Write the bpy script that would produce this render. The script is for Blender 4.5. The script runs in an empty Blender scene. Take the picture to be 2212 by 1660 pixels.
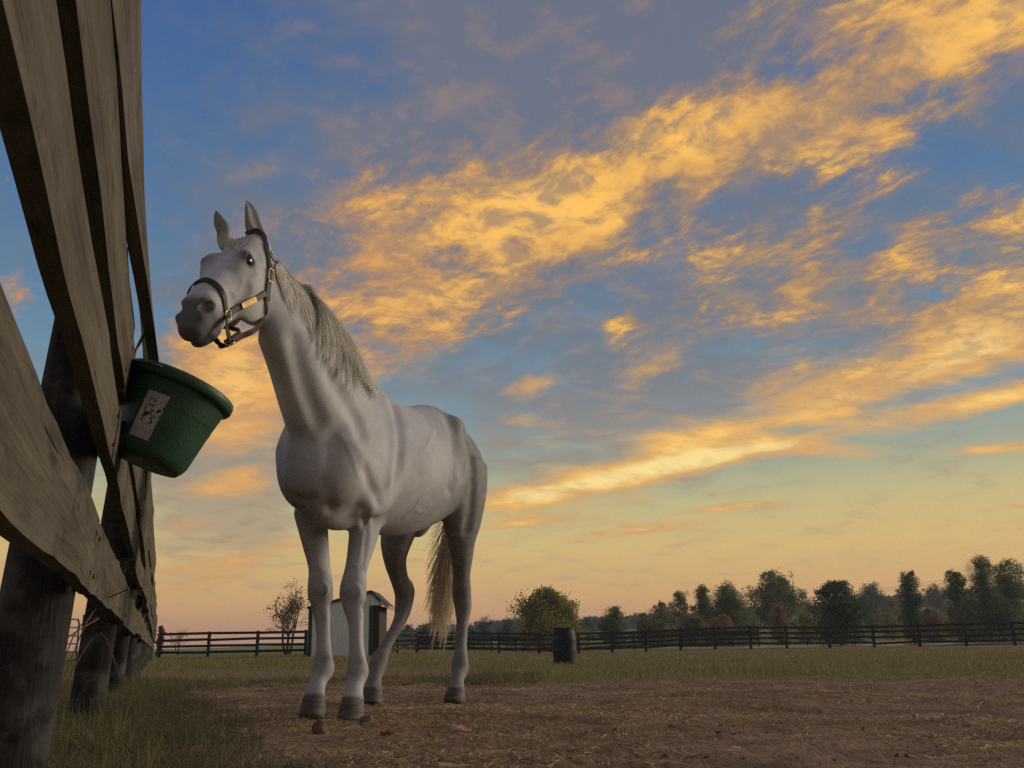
import bpy, bmesh, math, random
import numpy as np
from mathutils import Vector, Matrix
R = math.radians
SC = bpy.context.scene
COL = SC.collection
rng = np.random.default_rng(11)
random.seed(11)

# ------------------------------------------------------------------ camera
CAM_H, PITCH, ROLL, FPX = 0.30, R(14.96), R(-1.0), 2121.0      # focal length for a 2212 x 1660 frame
cd = bpy.data.cameras.new("camera")
cam = bpy.data.objects.new("camera", cd)
COL.objects.link(cam)
cd.sensor_width = 36.0
cd.lens = 36.0 * FPX / 2212.0
cd.clip_start, cd.clip_end = 0.02, 6000.0
CAM_R = np.array(Matrix.Rotation(math.pi / 2 + PITCH, 3, 'X') @ Matrix.Rotation(ROLL, 3, 'Z'))
cam.matrix_world = Matrix.Translation((0, 0, CAM_H)) @ Matrix(CAM_R.tolist()).to_4x4()
SC.camera = cam
CAM_C = np.array([0, 0, CAM_H])

def ray(px, py):
    "direction of sight through a point of the photograph (2212 x 1660), used to survey the site"
    return CAM_R @ np.array([(px - 1106) / FPX, (830 - py) / FPX, -1.0])

def U(px, py, Y):
    d = ray(px, py)
    return CAM_C + d * (Y / d[1])

def G(px, py, z=0.0):
    d = ray(px, py)
    return CAM_C + d * ((z - CAM_H) / d[2])

def proj(p):
    q = CAM_R.T @ (np.asarray(p, float) - CAM_C)
    return 1106 + FPX * q[0] / -q[2], 830 - FPX * q[1] / -q[2]
# ------------------------------------------------------------------ world: dawn sky with banks of lit cloud
class Nd:
    "small helper to write shader maths as expressions"
    def __init__(s, sock): s.s = sock
class Graph:
    def __init__(g, tree): g.t = tree; g.n = tree.nodes; g.l = tree.links
    def new(g, typ, **kw):
        n = g.n.new(typ)
        for k, v in kw.items(): setattr(n, k, v)
        return n
    def put(g, sock, v):
        if isinstance(v, Nd): g.l.new(v.s, sock)
        elif v is not None:
            try: sock.default_value = v
            except Exception: sock.default_value = (*v, 1.0)
    def m(g, op, a, b=None, c=None, clamp=False):
        n = g.new('ShaderNodeMath', operation=op, use_clamp=clamp)
        for i, v in enumerate((a, b, c)):
            if v is not None: g.put(n.inputs[i], v)
        return Nd(n.outputs[0])
    def v(g, op, a, b=None, c=None, sc=None):
        n = g.new('ShaderNodeVectorMath', operation=op)
        g.put(n.inputs[0], a)
        if b is not None: g.put(n.inputs[1], b)
        if c is not None: g.put(n.inputs[2], c)
        if sc is not None: g.put(n.inputs['Scale'], sc)
        return Nd(n.outputs['Value'] if op in ('DOT_PRODUCT', 'LENGTH') else n.outputs[0])
    def xyz(g, a):
        n = g.new('ShaderNodeSeparateXYZ'); g.put(n.inputs[0], a); return [Nd(o) for o in n.outputs]
    def vec(g, x=0., y=0., z=0.):
        n = g.new('ShaderNodeCombineXYZ')
        for i, q in enumerate((x, y, z)): g.put(n.inputs[i], q)
        return Nd(n.outputs[0])
    def mapr(g, a, f0, f1, t0=0., t1=1., smooth=True):
        n = g.new('ShaderNodeMapRange', interpolation_type='SMOOTHSTEP' if smooth else 'LINEAR', clamp=True)
        for i, q in enumerate((a, f0, f1, t0, t1)): g.put(n.inputs[i], q)
        return Nd(n.outputs[0])
    def noise(g, vec, scale=5., detail=4., rough=.5, dist=0., lac=2., out='Fac'):
        n = g.new('ShaderNodeTexNoise'); g.put(n.inputs['Vector'], vec)
        for k, q in (('Scale', scale), ('Detail', detail), ('Roughness', rough), ('Distortion', dist), ('Lacunarity', lac)): g.put(n.inputs[k], q)
        return Nd(n.outputs[out])
    def mapping(g, vec, loc=(0, 0, 0), rot=(0, 0, 0), sc=(1, 1, 1), typ='POINT'):
        n = g.new('ShaderNodeMapping', vector_type=typ); g.put(n.inputs['Vector'], vec)
        n.inputs['Location'].default_value = loc; n.inputs['Rotation'].default_value = rot; n.inputs['Scale'].default_value = sc
        return Nd(n.outputs[0])
    def ramp(g, fac, stops, interp='LINEAR'):
        n = g.new('ShaderNodeValToRGB'); g.put(n.inputs[0], fac); e = n.color_ramp.elements; n.color_ramp.interpolation = interp
        while len(e) > 1: e.remove(e[-1])
        e[0].position = stops[0][0]; e[0].color = (*stops[0][1], 1)
        for p, c in stops[1:]:
            q = e.new(p); q.color = (*c, 1)
        return Nd(n.outputs[0])
    def mix(g, f, a, b, blend='MIX'):
        n = g.new('ShaderNodeMix', data_type='RGBA', blend_type=blend)
        g.put(n.inputs[0], f)
        for i, q in ((6, a), (7, b)):
            if isinstance(q, tuple) and len(q) == 3: q = (*q, 1.0)
            g.put(n.inputs[i], q)
        return Nd(n.outputs[2])

def srgb(r, g, b):
    return tuple(((c / 255 / 12.92) if c <= 10.31 else ((c / 255 + .055) / 1.055) ** 2.4) for c in (r, g, b))

SUN_AZ, SUN_EL = R(68), R(3.0)                   # low, to the right of the view
world = bpy.data.worlds.new("World"); SC.world = world; world.use_nodes = True
g = Graph(world.node_tree); g.n.clear()
tc = g.new('ShaderNodeTexCoord')
D = g.v('NORMALIZE', Nd(tc.outputs['Generated']))
dx, dy, dz = g.xyz(D)
# place on the sky dome, a stereographic chart about north (world +Y)
den = g.m('ADD', dy, 1.25)
S = g.vec(g.m('DIVIDE', dx, den), g.m('DIVIDE', dz, den))
def chart(px, py):
    d = ray(px, py); d = d / np.linalg.norm(d)
    return d[0] / (d[1] + 1.25), d[2] / (d[1] + 1.25)
# the cloud deck seen in perspective
zc = g.m('ADD', g.m('MAXIMUM', dz, 0.0), .16)
Q = g.vec(g.m('DIVIDE', dx, zc), g.m('DIVIDE', dy, zc))
Q = g.mapping(Q, rot=(0, 0, R(-38)))
warp = g.noise(Q, 2.2, 4, .55, out='Color')
Qw = g.v('ADD', Q, g.v('SCALE', g.v('SUBTRACT', warp, (.5, .5, .5)), sc=.16))

def field(strokes):
    tot = None
    for (x0, y0, x1, y1, w, amp) in strokes:
        a, b = np.array(chart(x0, y0)), np.array(chart(x1, y1))
        c = (a + b) / 2; L = max(np.linalg.norm(b - a) / 2, 1e-4); ang = math.atan2(b[1] - a[1], b[0] - a[0])
        ww = w * 1.3 / FPX / 2.1
        src = S if tot is None else g.v('MULTIPLY_ADD', tot, (1e-9, 1e-9, 0), S)      # evaluated one after another
        mp = g.mapping(src, loc=(c[0], c[1], 0), rot=(0, 0, ang), sc=(L * .78 + ww * .5, ww, 1), typ='TEXTURE')
        r2 = g.v('DOT_PRODUCT', mp, mp)
        e = g.m('MULTIPLY', g.m('POWER', 2.718, g.m('MULTIPLY', r2, -1.0)), amp * .95)
        tot = e if tot is None else g.m('ADD', tot, e)
    return tot

# bare sky: an elevation ramp, warmer to the right where the sun is about to rise
el = g.m('ARCSINE', dz)
el_deg = g.m('DIVIDE', g.m('MULTIPLY', el, 57.2958), 60.0, clamp=True)         # 0 .. 60 degrees
base = g.ramp(el_deg, [(0, srgb(176, 138, 120)), (.02, srgb(190, 146, 116)), (.043, srgb(214, 168, 116)), (.087, srgb(222, 190, 122)), (.13, srgb(196, 190, 138)),
                       (.173, srgb(148, 166, 152)), (.217, srgb(124, 152, 164)), (.30, srgb(98, 135, 163)), (.385, srgb(84, 120, 158)), (.58, srgb(64, 100, 152)), (1, srgb(52, 80, 130))])
toward = g.v('DOT_PRODUCT', D, (math.sin(SUN_AZ), math.cos(SUN_AZ), .05))
warm = g.mapr(toward, .2, 1.0)
low = g.mapr(dz, .30, .0)
base = g.mix(g.m('MULTIPLY', g.m('MULTIPLY', warm, low), .35), base, srgb(232, 176, 96))
sky = g.new('ShaderNodeTexSky', sky_type='NISHITA'); sky.sun_disc = False
sky.sun_elevation = SUN_EL; sky.sun_rotation = SUN_AZ; sky.air_density = 1.5; sky.dust_density = 2.5; sky.ozone_density = 2.0
nish = g.v('SCALE', Nd(sky.outputs[0]), sc=.06)
base = g.mix(.12, base, nish)

# high grey-mauve veil
veil_cov = field([(900, -40, 2000, -200, 330, .62), (950, 300, 1750, 20, 250, .85), (700, 560, 1200, 330, 230, .85), (560, 800, 700, 520, 170, .55),
                  (1350, 700, 2250, 420, 200, .34), (420, 640, 560, 640, 120, .55), (1150, 860, 2250, 560, 150, .48), (1000, 960, 1600, 830, 100, .62), (330, 1000, 620, 980, 120, .95), (330, 1130, 640, 1110, 60, .75), (350, 880, 560, 860, 90, .6),
                  (-2600, 900, -600, 300, 500, .5), (2900, 500, 4200, -300, 500, .5)])
veil_n = g.noise(Qw, 5.0, 10, .60, .12)
veil_cov = g.m('ADD', veil_cov, g.m('MULTIPLY', g.mapr(g.v('LENGTH', g.v('SUBTRACT', S, (0.0, .15, 0.0))), .30, .62), .45))
veil = g.mapr(g.m('ADD', veil_cov, g.m('MULTIPLY', g.m('SUBTRACT', veil_n, .5), 2.6)), -.05, 1.0)
veil_col = g.mix(g.mapr(dz, .08, .30), srgb(168, 146, 122), srgb(112, 113, 120))
veil_col = g.mix(g.mapr(g.noise(Qw, 9.0, 8, .60), .48, .70), veil_col, srgb(150, 126, 108))
col = g.mix(g.m('MULTIPLY', veil, .72), base, veil_col)

# sunlit cloud
gold_cov = field([
    # the great bank climbing to the upper right
    (2010, 95, 2330, -95, 140, .95), (1600, 270, 2010, 95, 120, 1.12), (1290, 425, 1640, 255, 85, 1.20), (1060, 560, 1300, 420, 75, 1.08), (860, 720, 1080, 560, 84, .80),
    (640, 860, 870, 740, 76, .52), (480, 890, 620, 820, 90, .62), (1180, 610, 1460, 530, 50, .55), (850, 760, 1060, 700, 42, .45), (700, 600, 880, 480, 80, .36), (830, 640, 900, 520, 40, .36),
    (1740, 320, 2030, 240, 22, .60), (1880, 220, 2090, 110, 60, .22), (720, 480, 1100, 260, 120, .46), (1060, 340, 1320, 200, 90, .26), (600, 740, 800, 550, 90, .36), (980, 500, 1150, 400, 55, .42), (400, 700, 560, 760, 80, .50), (760, 620, 900, 560, 60, .35),
    (-100, 150, 560, 150, 260, -.6), (1260, 745, 1120, 745, 60, -.55), (2120, 260, 2220, 380, 100, -.6), (1500, 500, 1800, 400, 40, -.35), (1400, 760, 1900, 740, 30, -.30),
    # broken puffs to the right
    (1470, 600, 1640, 545, 46, .80), (1640, 600, 1870, 450, 58, .92), (1680, 655, 1820, 605, 42, .88), (1900, 570, 2080, 475, 54, .95), (2090, 480, 2260, 410, 54, .80), (1820, 690, 1970, 650, 38, .72), (1500, 670, 1700, 705, 36, .60), (1600, 770, 1760, 740, 26, .4),
    (1290, 720, 1380, 690, 22, .95), (1350, 805, 1500, 770, 26, .90), (1075, 855, 1240, 800, 20, 1.0), (1960, 700, 2260, 610, 50, .95), (1040, 910, 1210, 905, 15, .85), (1250, 830, 1420, 860, 26, .25),
    # the long low bank
    (940, 1125, 1330, 1030, 26, 1.1), (1260, 1020, 1640, 925, 30, 1.15), (1600, 910, 1960, 825, 36, 1.25), (1900, 825, 2330, 715, 40, 1.12), (1560, 845, 2000, 735, 34, .50), (1980, 745, 2330, 640, 36, .5), (1480, 968, 1800, 915, 12, -.35), (1900, 870, 2330, 775, 13, -.45), (1300, 1045, 1560, 985, 9, -.3),
    (1000, 1060, 1300, 960, 44, .40), (1820, 930, 2400, 808, 20, 1.35), (1340, 1024, 1760, 944, 16, 1.05), (1020, 1096, 1680, 980, 18, 1.0), (1160, 960, 1450, 890, 40, .28),
    (1330, 1118, 1860, 1070, 9, 1.15), (1100, 1174, 1600, 1124, 11, 1.1), (930, 1155, 1340, 1106, 10, 1.1), (1560, 960, 2000, 990, 18, .85), (1980, 982, 2400, 950, 10, 1.1), (2080, 1100, 2400, 1082, 6, 1.2), (1600, 1092, 2080, 1100, 5, .7), (1180, 1104, 1500, 1066, 9, .7),
    # behind the bucket and low on the left
    (340, 1090, 660, 1025, 40, .95), (360, 975, 560, 925, 34, .75), (250, 1260, 760, 1150, 17, 1.15), (250, 1295, 650, 1222, 12, 1.3), (20, 690, 60, 600, 40, .6), (150, 1010, 230, 960, 60, .6), (380, 850, 540, 780, 60, .75), (330, 1150, 470, 1130, 20, .5),
    # the deck beyond the picture, as it goes on
    (-900, 900, -100, 700, 130, .7), (2500, -200, 3600, -900, 260, .5), (2400, 600, 3600, 200, 140, .5), (2400, 800, 3400, 650, 80, .5)])
off_frame = g.mapr(g.v('LENGTH', g.v('SUBTRACT', S, (0.0, .15, 0.0))), .30, .62)
gold_cov = g.m('ADD', gold_cov, g.m('MULTIPLY', off_frame, .42))         # unseen deck carried on overhead and behind, added to raise the light
Qs = g.mapping(Qw, rot=(0, 0, R(6)), sc=(1.2, .70, 1.0))               # drawn out along the banks
fine_hi = g.m('ADD', g.m('MULTIPLY', g.noise(Qs, 11.0, 8, .62, .12), .60), g.m('MULTIPLY', g.noise(g.v('ADD', Qs, (5.2, 1.7, 0.0)), 36.0, 9, .66, .10), .40))
Sw = g.v('ADD', S, g.v('SCALE', g.v('SUBTRACT', g.noise(S, 9.0, 3, .5, out='Color'), (.5, .5, .5)), sc=.035))
streak = g.m('ADD', g.m('MULTIPLY', g.noise(g.mapping(Sw, rot=(0, 0, R(-15)), sc=(9.0, 62.0, 1)), 1.0, 8, .60, .1), .6), g.m('MULTIPLY', g.noise(g.mapping(Sw, rot=(0, 0, R(-13)), sc=(34.0, 150.0, 1)), 1.0, 7, .62, .1), .4))
lowk = g.mapr(dz, .33, .19)
fine = g.m('ADD', g.m('MULTIPLY', fine_hi, g.m('SUBTRACT', 1.0, lowk)), g.m('MULTIPLY', streak, lowk))
big = g.noise(Qw, 3.6, 5, .5, .2)
nz = g.m('ADD', g.m('MULTIPLY', g.m('SUBTRACT', fine, .5), g.m('SUBTRACT', 3.5, g.m('MULTIPLY', lowk, .2))), g.m('MULTIPLY', g.m('SUBTRACT', big, .5), g.m('SUBTRACT', 2.0, g.m('MULTIPLY', lowk, 1.3))))
dens = g.m('ADD', gold_cov, nz)
dens = g.m('SUBTRACT', g.m('SUBTRACT', dens, g.mapr(dz, .05, .0, 0., 1.2)), g.mapr(dz, .24, .13, 0., .30))
gold = g.mapr(dens, .16, .95)
core = g.mapr(dens, .48, 1.35)
bright = g.m('MULTIPLY', g.mapr(dz, .36, .10), .9)
edge_c = g.mix(lowk, srgb(150, 124, 102), srgb(208, 166, 108))
gcol = g.mix(core, edge_c, g.mix(g.mapr(big, .40, .62), srgb(212, 156, 84), srgb(250, 186, 80)))
gcol = g.mix(g.m('MULTIPLY', g.mapr(dens, .85, 1.6), g.m('ADD', bright, .12)), gcol, srgb(255, 228, 150))
lump = g.noise(g.v('ADD', Qw, (3.1, .4, .0)), 13.0, 8, .62, .3)
gcol = g.mix(g.m('MULTIPLY', g.m('MULTIPLY', g.mapr(lump, .44, .64), .80), g.m('SUBTRACT', 1.0, g.m('MULTIPLY', lowk, .75))), gcol, srgb(150, 126, 106))
leftness = g.mapr(dx, .12, -.28)
gcol = g.mix(g.m('MULTIPLY', leftness, .28), gcol, srgb(206, 138, 84))
col = g.mix(g.m('MULTIPLY', gold, .95), col, gcol)
# below the horizon
col = g.mix(g.mapr(dz, 0.0, -.03), col, srgb(96, 84, 70))
bg = g.new('ShaderNodeBackground'); g.put(bg.inputs[0], col); bg.inputs[1].default_value = 0.90
out = g.new('ShaderNodeOutputWorld'); g.l.new(bg.outputs[0], out.inputs[0])
world.cycles.sampling_method = 'MANUAL'; world.cycles.sample_map_resolution = 1024

# sun: still veiled by the horizon haze, weak and wide
sl_ = bpy.data.lights.new("sun", 'SUN'); sl_.energy = 1.6; sl_.angle = R(24); sl_.color = (1.0, .84, .64)
sun = bpy.data.objects.new("sun", sl_); COL.objects.link(sun)
sdir = Vector((math.sin(SUN_AZ) * math.cos(R(14)), math.cos(SUN_AZ) * math.cos(R(14)), math.sin(R(14))))
sun.rotation_euler = sdir.to_track_quat('Z', 'Y').to_euler()
SC.view_settings.view_transform = 'Standard'; SC.view_settings.look = 'None'; SC.view_settings.gamma = 1.0; SC.view_settings.exposure = 0.30
SC.view_settings.use_curve_mapping = False
SC.cycles.use_denoising = False
SC.cycles.max_bounces = 6; SC.cycles.diffuse_bounces = 3; SC.cycles.transparent_max_bounces = 8
# ------------------------------------------------------------------ helpers
def unit(v): v = np.asarray(v, float); return v / np.linalg.norm(v)

def catmull(P, n):
    P = np.asarray(P, float); N = len(P)
    Q = np.vstack([2 * P[0] - P[1], P, 2 * P[-1] - P[-2]])
    out = []
    for i in range(N - 1):
        p0, p1, p2, p3 = Q[i:i + 4]
        for t in np.linspace(0, 1, n, endpoint=False):
            out.append(.5 * ((2 * p1) + (p2 - p0) * t + (2 * p0 - 5 * p1 + 4 * p2 - p3) * t * t + (3 * p1 - p0 - 3 * p2 + p3) * t ** 3))
    out.append(Q[-2])
    return np.array(out)

def link(o, parent=None):
    COL.objects.link(o)
    if parent is not None: o.parent = parent
    return o
def tag(o, label, cat=None, group=None, kind=None):
    if label: o["label"] = label
    if cat: o["category"] = cat
    if group: o["group"] = group
    if kind: o["kind"] = kind
    return o
def empty(name, loc, rz=0.0, label=None, cat=None, group=None):
    o = bpy.data.objects.new(name, None); o.location = loc; o.rotation_euler = (0, 0, rz); o.empty_display_size = .2
    link(o); tag(o, label, cat, group)
    return o
def mesh_np(name, V, F, mat, smooth=False, mats=None, mi=None):
    "mesh from arrays; F is an (n,3) or (n,4) array or a list of index lists"
    me = bpy.data.meshes.new(name)
    V = np.asarray(V, np.float32)
    if isinstance(F, np.ndarray):
        n, k = F.shape
        me.vertices.add(len(V)); me.vertices.foreach_set('co', V.ravel())
        me.loops.add(n * k); me.loops.foreach_set('vertex_index', F.astype(np.int32).ravel())
        me.polygons.add(n); me.polygons.foreach_set('loop_start', np.arange(0, n * k, k, dtype=np.int32))
        try: me.polygons.foreach_set('loop_total', np.full(n, k, np.int32))
        except Exception: pass
        me.update(calc_edges=True)
    else:
        me.from_pydata(V.tolist(), [], F); me.update()
    if smooth: me.polygons.foreach_set('use_smooth', np.ones(len(me.polygons), bool))
    for m in (mats or [mat]): me.materials.append(m)
    if mi is not None: me.polygons.foreach_set('material_index', np.asarray(mi, np.int32))
    return me
def add(name, me, parent=None, loc=None, rot=None):
    o = bpy.data.objects.new(name, me)
    if loc is not None: o.location = loc
    if rot is not None: o.rotation_euler = rot
    return link(o, parent)
class MB:
    "collects simple solids into one mesh"
    def __init__(s): s.v = []; s.f = []; s.mi = []; s.m = 0
    def push(s, V, F):
        b = len(s.v); s.v += [tuple(map(float, p)) for p in V]; s.f += [[i + b for i in f] for f in F]; s.mi += [s.m] * len(F)
    def box(s, lo, hi):
        x0, y0, z0 = lo; x1, y1, z1 = hi
        s.push([(x0, y0, z0), (x1, y0, z0), (x1, y1, z0), (x0, y1, z0), (x0, y0, z1), (x1, y0, z1), (x1, y1, z1), (x0, y1, z1)],
               [(0, 3, 2, 1), (4, 5, 6, 7), (0, 1, 5, 4), (1, 2, 6, 5), (2, 3, 7, 6), (3, 0, 4, 7)])
    def hexa(s, P):        # eight corners, bottom ring then top ring
        s.push(P, [(0, 3, 2, 1), (4, 5, 6, 7), (0, 1, 5, 4), (1, 2, 6, 5), (2, 3, 7, 6), (3, 0, 4, 7)])
    def tube(s, P, r, n=8, closed=False):
        P = np.asarray(P, float); N = len(P); r = np.broadcast_to(r, N)
        T = np.gradient(P, axis=0) if not closed else np.roll(P, -1, 0) - np.roll(P, 1, 0)
        T /= np.linalg.norm(T, axis=1)[:, None] + 1e-9
        ref = np.array([0, 0, 1.0]) if abs(T[0][2]) < .8 else np.array([1.0, 0, 0])
        V = []; u = None
        for i in range(N):
            u = np.cross(T[i], ref) if u is None else u - (u @ T[i]) * T[i]
            u = u / np.linalg.norm(u); w = np.cross(T[i], u)
            for k in range(n):
                a = 2 * math.pi * k / n; V.append(P[i] + r[i] * (math.cos(a) * u + math.sin(a) * w))
        F = []
        for i in range(N if closed else N - 1):
            j = (i + 1) % N
            for k in range(n): F.append((i * n + k, i * n + (k + 1) % n, j * n + (k + 1) % n, j * n + k))
        if not closed: F += [tuple(range(n - 1, -1, -1)), tuple((N - 1) * n + k for k in range(n))]
        s.push(V, F)
    def lathe(s, prof, n=32, c=(0, 0, 0)):
        V = []; F = []
        for r, z in prof:
            for k in range(n): a = 2 * math.pi * k / n; V.append((c[0] + r * math.cos(a), c[1] + r * math.sin(a), c[2] + z))
        for i in range(len(prof) - 1):
            for k in range(n): F.append((i * n + k, i * n + (k + 1) % n, (i + 1) * n + (k + 1) % n, (i + 1) * n + k))
        s.push(V, F)
    def mesh(s, name, mat, smooth=False, mats=None):
        return mesh_np(name, s.v, s.f, mat, smooth, mats, s.mi if mats else None)
    def obj(s, name, mat, parent=None, smooth=False, mats=None, loc=None, rot=None):
        return add(name, s.mesh(name, mat, smooth, mats), parent, loc, rot)

def hash2(ix, iy, seed):
    h = (ix.astype(np.int64) * 374761393 + iy.astype(np.int64) * 668265263 + seed * 1442695) & 0x7fffffff
    h = (h ^ (h >> 13)) * 1274126177 & 0x7fffffff
    return ((h ^ (h >> 16)) & 0xffff) / 65535.0
def vnoise(x, y, seed=0):
    ix, iy = np.floor(x), np.floor(y); fx, fy = x - ix, y - iy
    fx = fx * fx * (3 - 2 * fx); fy = fy * fy * (3 - 2 * fy)
    a, b = hash2(ix, iy, seed), hash2(ix + 1, iy, seed); c, d = hash2(ix, iy + 1, seed), hash2(ix + 1, iy + 1, seed)
    return (a + (b - a) * fx) * (1 - fy) + (c + (d - c) * fx) * fy
def fbm(x, y, oct=4, seed=0, gain=.5):
    s = 0; a = 1; t = 0
    for i in range(oct): s = s + a * vnoise(x, y, seed + i * 17); t += a; a *= gain; x = x * 2.03 + 7.1; y = y * 2.03 + 3.7
    return s / t
def sstep(a, b, x):
    t = np.clip((x - a) / (b - a), 0, 1); return t * t * (3 - 2 * t)

# ------------------------------------------------------------------ materials
def material(name, build, rough=.8, spec=.3):
    m = bpy.data.materials.new(name); m.use_nodes = True
    gg = Graph(m.node_tree); p = gg.n['Principled BSDF']
    p.inputs['Roughness'].default_value = rough; p.inputs['Specular IOR Level'].default_value = spec
    r = build(gg, p)
    if r is not None: gg.put(p.inputs['Base Color'], r)
    return m
def bump(gg, p, h, strength=.5, dist=.01):
    b = gg.new('ShaderNodeBump'); b.inputs['Strength'].default_value = strength; b.inputs['Distance'].default_value = dist
    gg.put(b.inputs['Height'], h); gg.l.new(b.outputs[0], p.inputs['Normal'])
def objco(gg): return Nd(gg.new('ShaderNodeTexCoord').outputs['Object'])
def genco(gg): return Nd(gg.new('ShaderNodeNewGeometry').outputs['Position'])
def rnd(gg): return Nd(gg.new('ShaderNodeObjectInfo').outputs['Random'])
def plain(name, c, rough=.7, metal=0., var=.15, scale=8., bmp=.15, spec=.3):
    def b(gg, p):
        n = gg.noise(objco(gg), scale, 6, .6)
        p.inputs['Metallic'].default_value = metal
        if bmp: bump(gg, p, n, bmp, .004)
        return gg.mix(gg.mapr(n, .3, .7), tuple(x * (1 - var) for x in c), tuple(min(1, x * (1 + var)) for x in c))
    return material(name, b, rough, spec)

def wood(name, light, dark, stretch=(1.2, 22., 22.), rot=None):
    def b(gg, p):
        co = objco(gg)
        off = gg.v('ADD', co, gg.v('SCALE', gg.vec(rnd(gg), rnd(gg), rnd(gg)), sc=37.0))
        grain = gg.noise(gg.mapping(off, sc=stretch), 1.0, 9, .62, .6)
        fibre = gg.noise(gg.mapping(off, sc=(stretch[0] * 2.5, stretch[1] * 6, stretch[2] * 6)), 1.0, 5, .6)
        saw = gg.noise(gg.mapping(off, rot=(0, 0, R(8)), sc=(95., 5., 5.)), 1.0, 3, .5)
        blot = gg.noise(gg.mapping(off, sc=(2.2, 7, 7)), 1.0, 6, .6)
        vor = gg.new('ShaderNodeTexVoronoi'); gg.put(vor.inputs['Vector'], gg.mapping(off, sc=(2.1, 9., 9.))); vor.inputs['Scale'].default_value = 1.0
        knot = gg.mapr(Nd(vor.outputs['Distance']), .14, .03)
        t = gg.m('ADD', gg.m('MULTIPLY', grain, .55), gg.m('MULTIPLY', blot, .45))
        c = gg.mix(gg.mapr(t, .34, .64), dark, light)
        c = gg.mix(gg.m('MULTIPLY', gg.mapr(fibre, .52, .70), .45), c, tuple(x * .45 for x in dark))
        grey = gg.mapr(gg.noise(gg.mapping(off, sc=(1.5, 5, 5)), 1.3, 5, .6), .48, .68)
        c = gg.mix(gg.m('MULTIPLY', grey, .35), c, (.17, .165, .15))
        c = gg.mix(gg.m('MULTIPLY', knot, .75), c, tuple(x * .35 for x in dark))
        stain = gg.mapr(gg.noise(gg.mapping(off, sc=(3.0, 9, 9)), 1.6, 8, .66), .54, .66); c = gg.mix(gg.m('MULTIPLY', stain, .55), c, tuple(x * .42 for x in dark))
        crack = gg.mapr(gg.noise(gg.mapping(off, sc=(1.4, 60, 60)), 1.0, 6, .7), .66, .70); c = gg.mix(crack, c, tuple(x * .2 for x in dark))
        bump(gg, p, gg.m('ADD', gg.m('MULTIPLY', grain, .6), gg.m('ADD', gg.m('MULTIPLY', fibre, .55), gg.m('SUBTRACT', gg.m('MULTIPLY', saw, .30), gg.m('MULTIPLY', crack, .8)))), .9, .008)
        return c
    return material(name, b, .85, .2)
M_BOARD = wood("weathered_oak", (.140, .122, .090), (.066, .057, .043))
M_POST = wood("dark_post_wood", (.040, .038, .038), (.013, .013, .015), (16., 16., 1.2))
M_BLACKFENCE = plain("black_fence_paint", (.022, .022, .026), .75, var=.4)

# dirt with trodden straw, grass beyond: mask shared with the planting below
def dirt_mask(x, y):
    "1 on the bare trodden ground around the horse, 0 on grass"
    edge_r = 8.6 + 1.1 * (fbm(x * .35 + 3, y * .35, 3, 5) - .5) * 2 - .25 * np.clip(x - 1, 0, 9)
    m1 = sstep(edge_r + .5, edge_r - .5, y)
    far = sstep(20., 15., y + 1.2 * (fbm(x * .5, y * .5, 3, 9) - .5) * 2) * sstep(.2, -1.2, x) * .75
    m = np.maximum(m1, far)
    bx = np.interp(y, [2.0, 2.7, 4.0, 6.0, 9.0, 14., 22.], [-.45, -.62, -1.05, -1.75, -3.0, -5.2, -9.])
    bx = bx + .28 * (fbm(x * 1.3, y * 1.3, 3, 21) - .5) * 2
    return m * sstep(bx - .30, bx + .22, x)
def ground_z(x, y):
    x = np.asarray(x, float); y = np.asarray(y, float)
    z = -.16 * sstep(8, 26, y) * sstep(-7, 2, x) - .10 * sstep(28, 65, y) * sstep(-9, 8, x) + .11 * sstep(30, 60, y) * sstep(2, 12, x) + .10 * sstep(62.5, 65.5, y) * sstep(8, 14, x)
    a = np.clip(x / np.maximum(y, 1), -.6, .7)
    z = z + (np.clip(3.2 + 17 * a, .6, 12.5)) * sstep(126, 330, y) + np.clip(6 + 10 * a, 1, 12) * sstep(330, 900, y)
    return z
def m_ground(gg, p):
    pos = genco(gg); X, Y, Z = gg.xyz(pos)
    msk = Nd(gg.new('ShaderNodeAttribute', attribute_name='dirt').outputs['Fac'])
    n1 = gg.noise(pos, 3.0, 9, .62); n2 = gg.noise(pos, 38.0, 6, .65); n3 = gg.noise(gg.mapping(pos, sc=(1, 1, 1)), .8, 5, .55)
    straw = gg.noise(gg.mapping(pos, rot=(0, 0, R(25)), sc=(60, 9, 9)), 1.0, 4, .6); straw2 = gg.noise(gg.mapping(pos, rot=(0, 0, R(-50)), sc=(75, 12, 12)), 1.0, 4, .6)
    d = gg.mix(gg.mapr(n1, .32, .68), (.22, .145, .090), (.38, .27, .172))
    d = gg.mix(gg.m('MULTIPLY', gg.mapr(n2, .40, .66), .55), d, (.125, .080, .052))
    d = gg.mix(gg.m('MULTIPLY', gg.mapr(gg.m('MAXIMUM', straw, straw2), .60, .72), .65), d, (.42, .31, .18))
    d = gg.mix(gg.m('MULTIPLY', gg.mapr(n3, .5, .68), .35), d, (.17, .145, .075))
    gr = gg.mix(gg.mapr(n1, .3, .7), (.14, .135, .055), (.25, .205, .095))
    gr = gg.mix(gg.m('MULTIPLY', gg.mapr(n3, .45, .65), .5), gr, (.24, .19, .095))
    far = gg.mix(gg.mapr(gg.noise(pos, .05, 4, .5), .4, .6), (.16, .20, .05), (.23, .25, .075))
    gr = gg.mix(gg.mapr(Y, 85., 110.), gr, far)
    bump(gg, p, gg.m('ADD', gg.m('MULTIPLY', n2, .5), gg.m('ADD', n1, gg.m('MULTIPLY', straw, .35))), .9, .03)
    return gg.mix(msk, gr, d)
M_GROUND = material("trodden_ground", m_ground, .95, .1)

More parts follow.
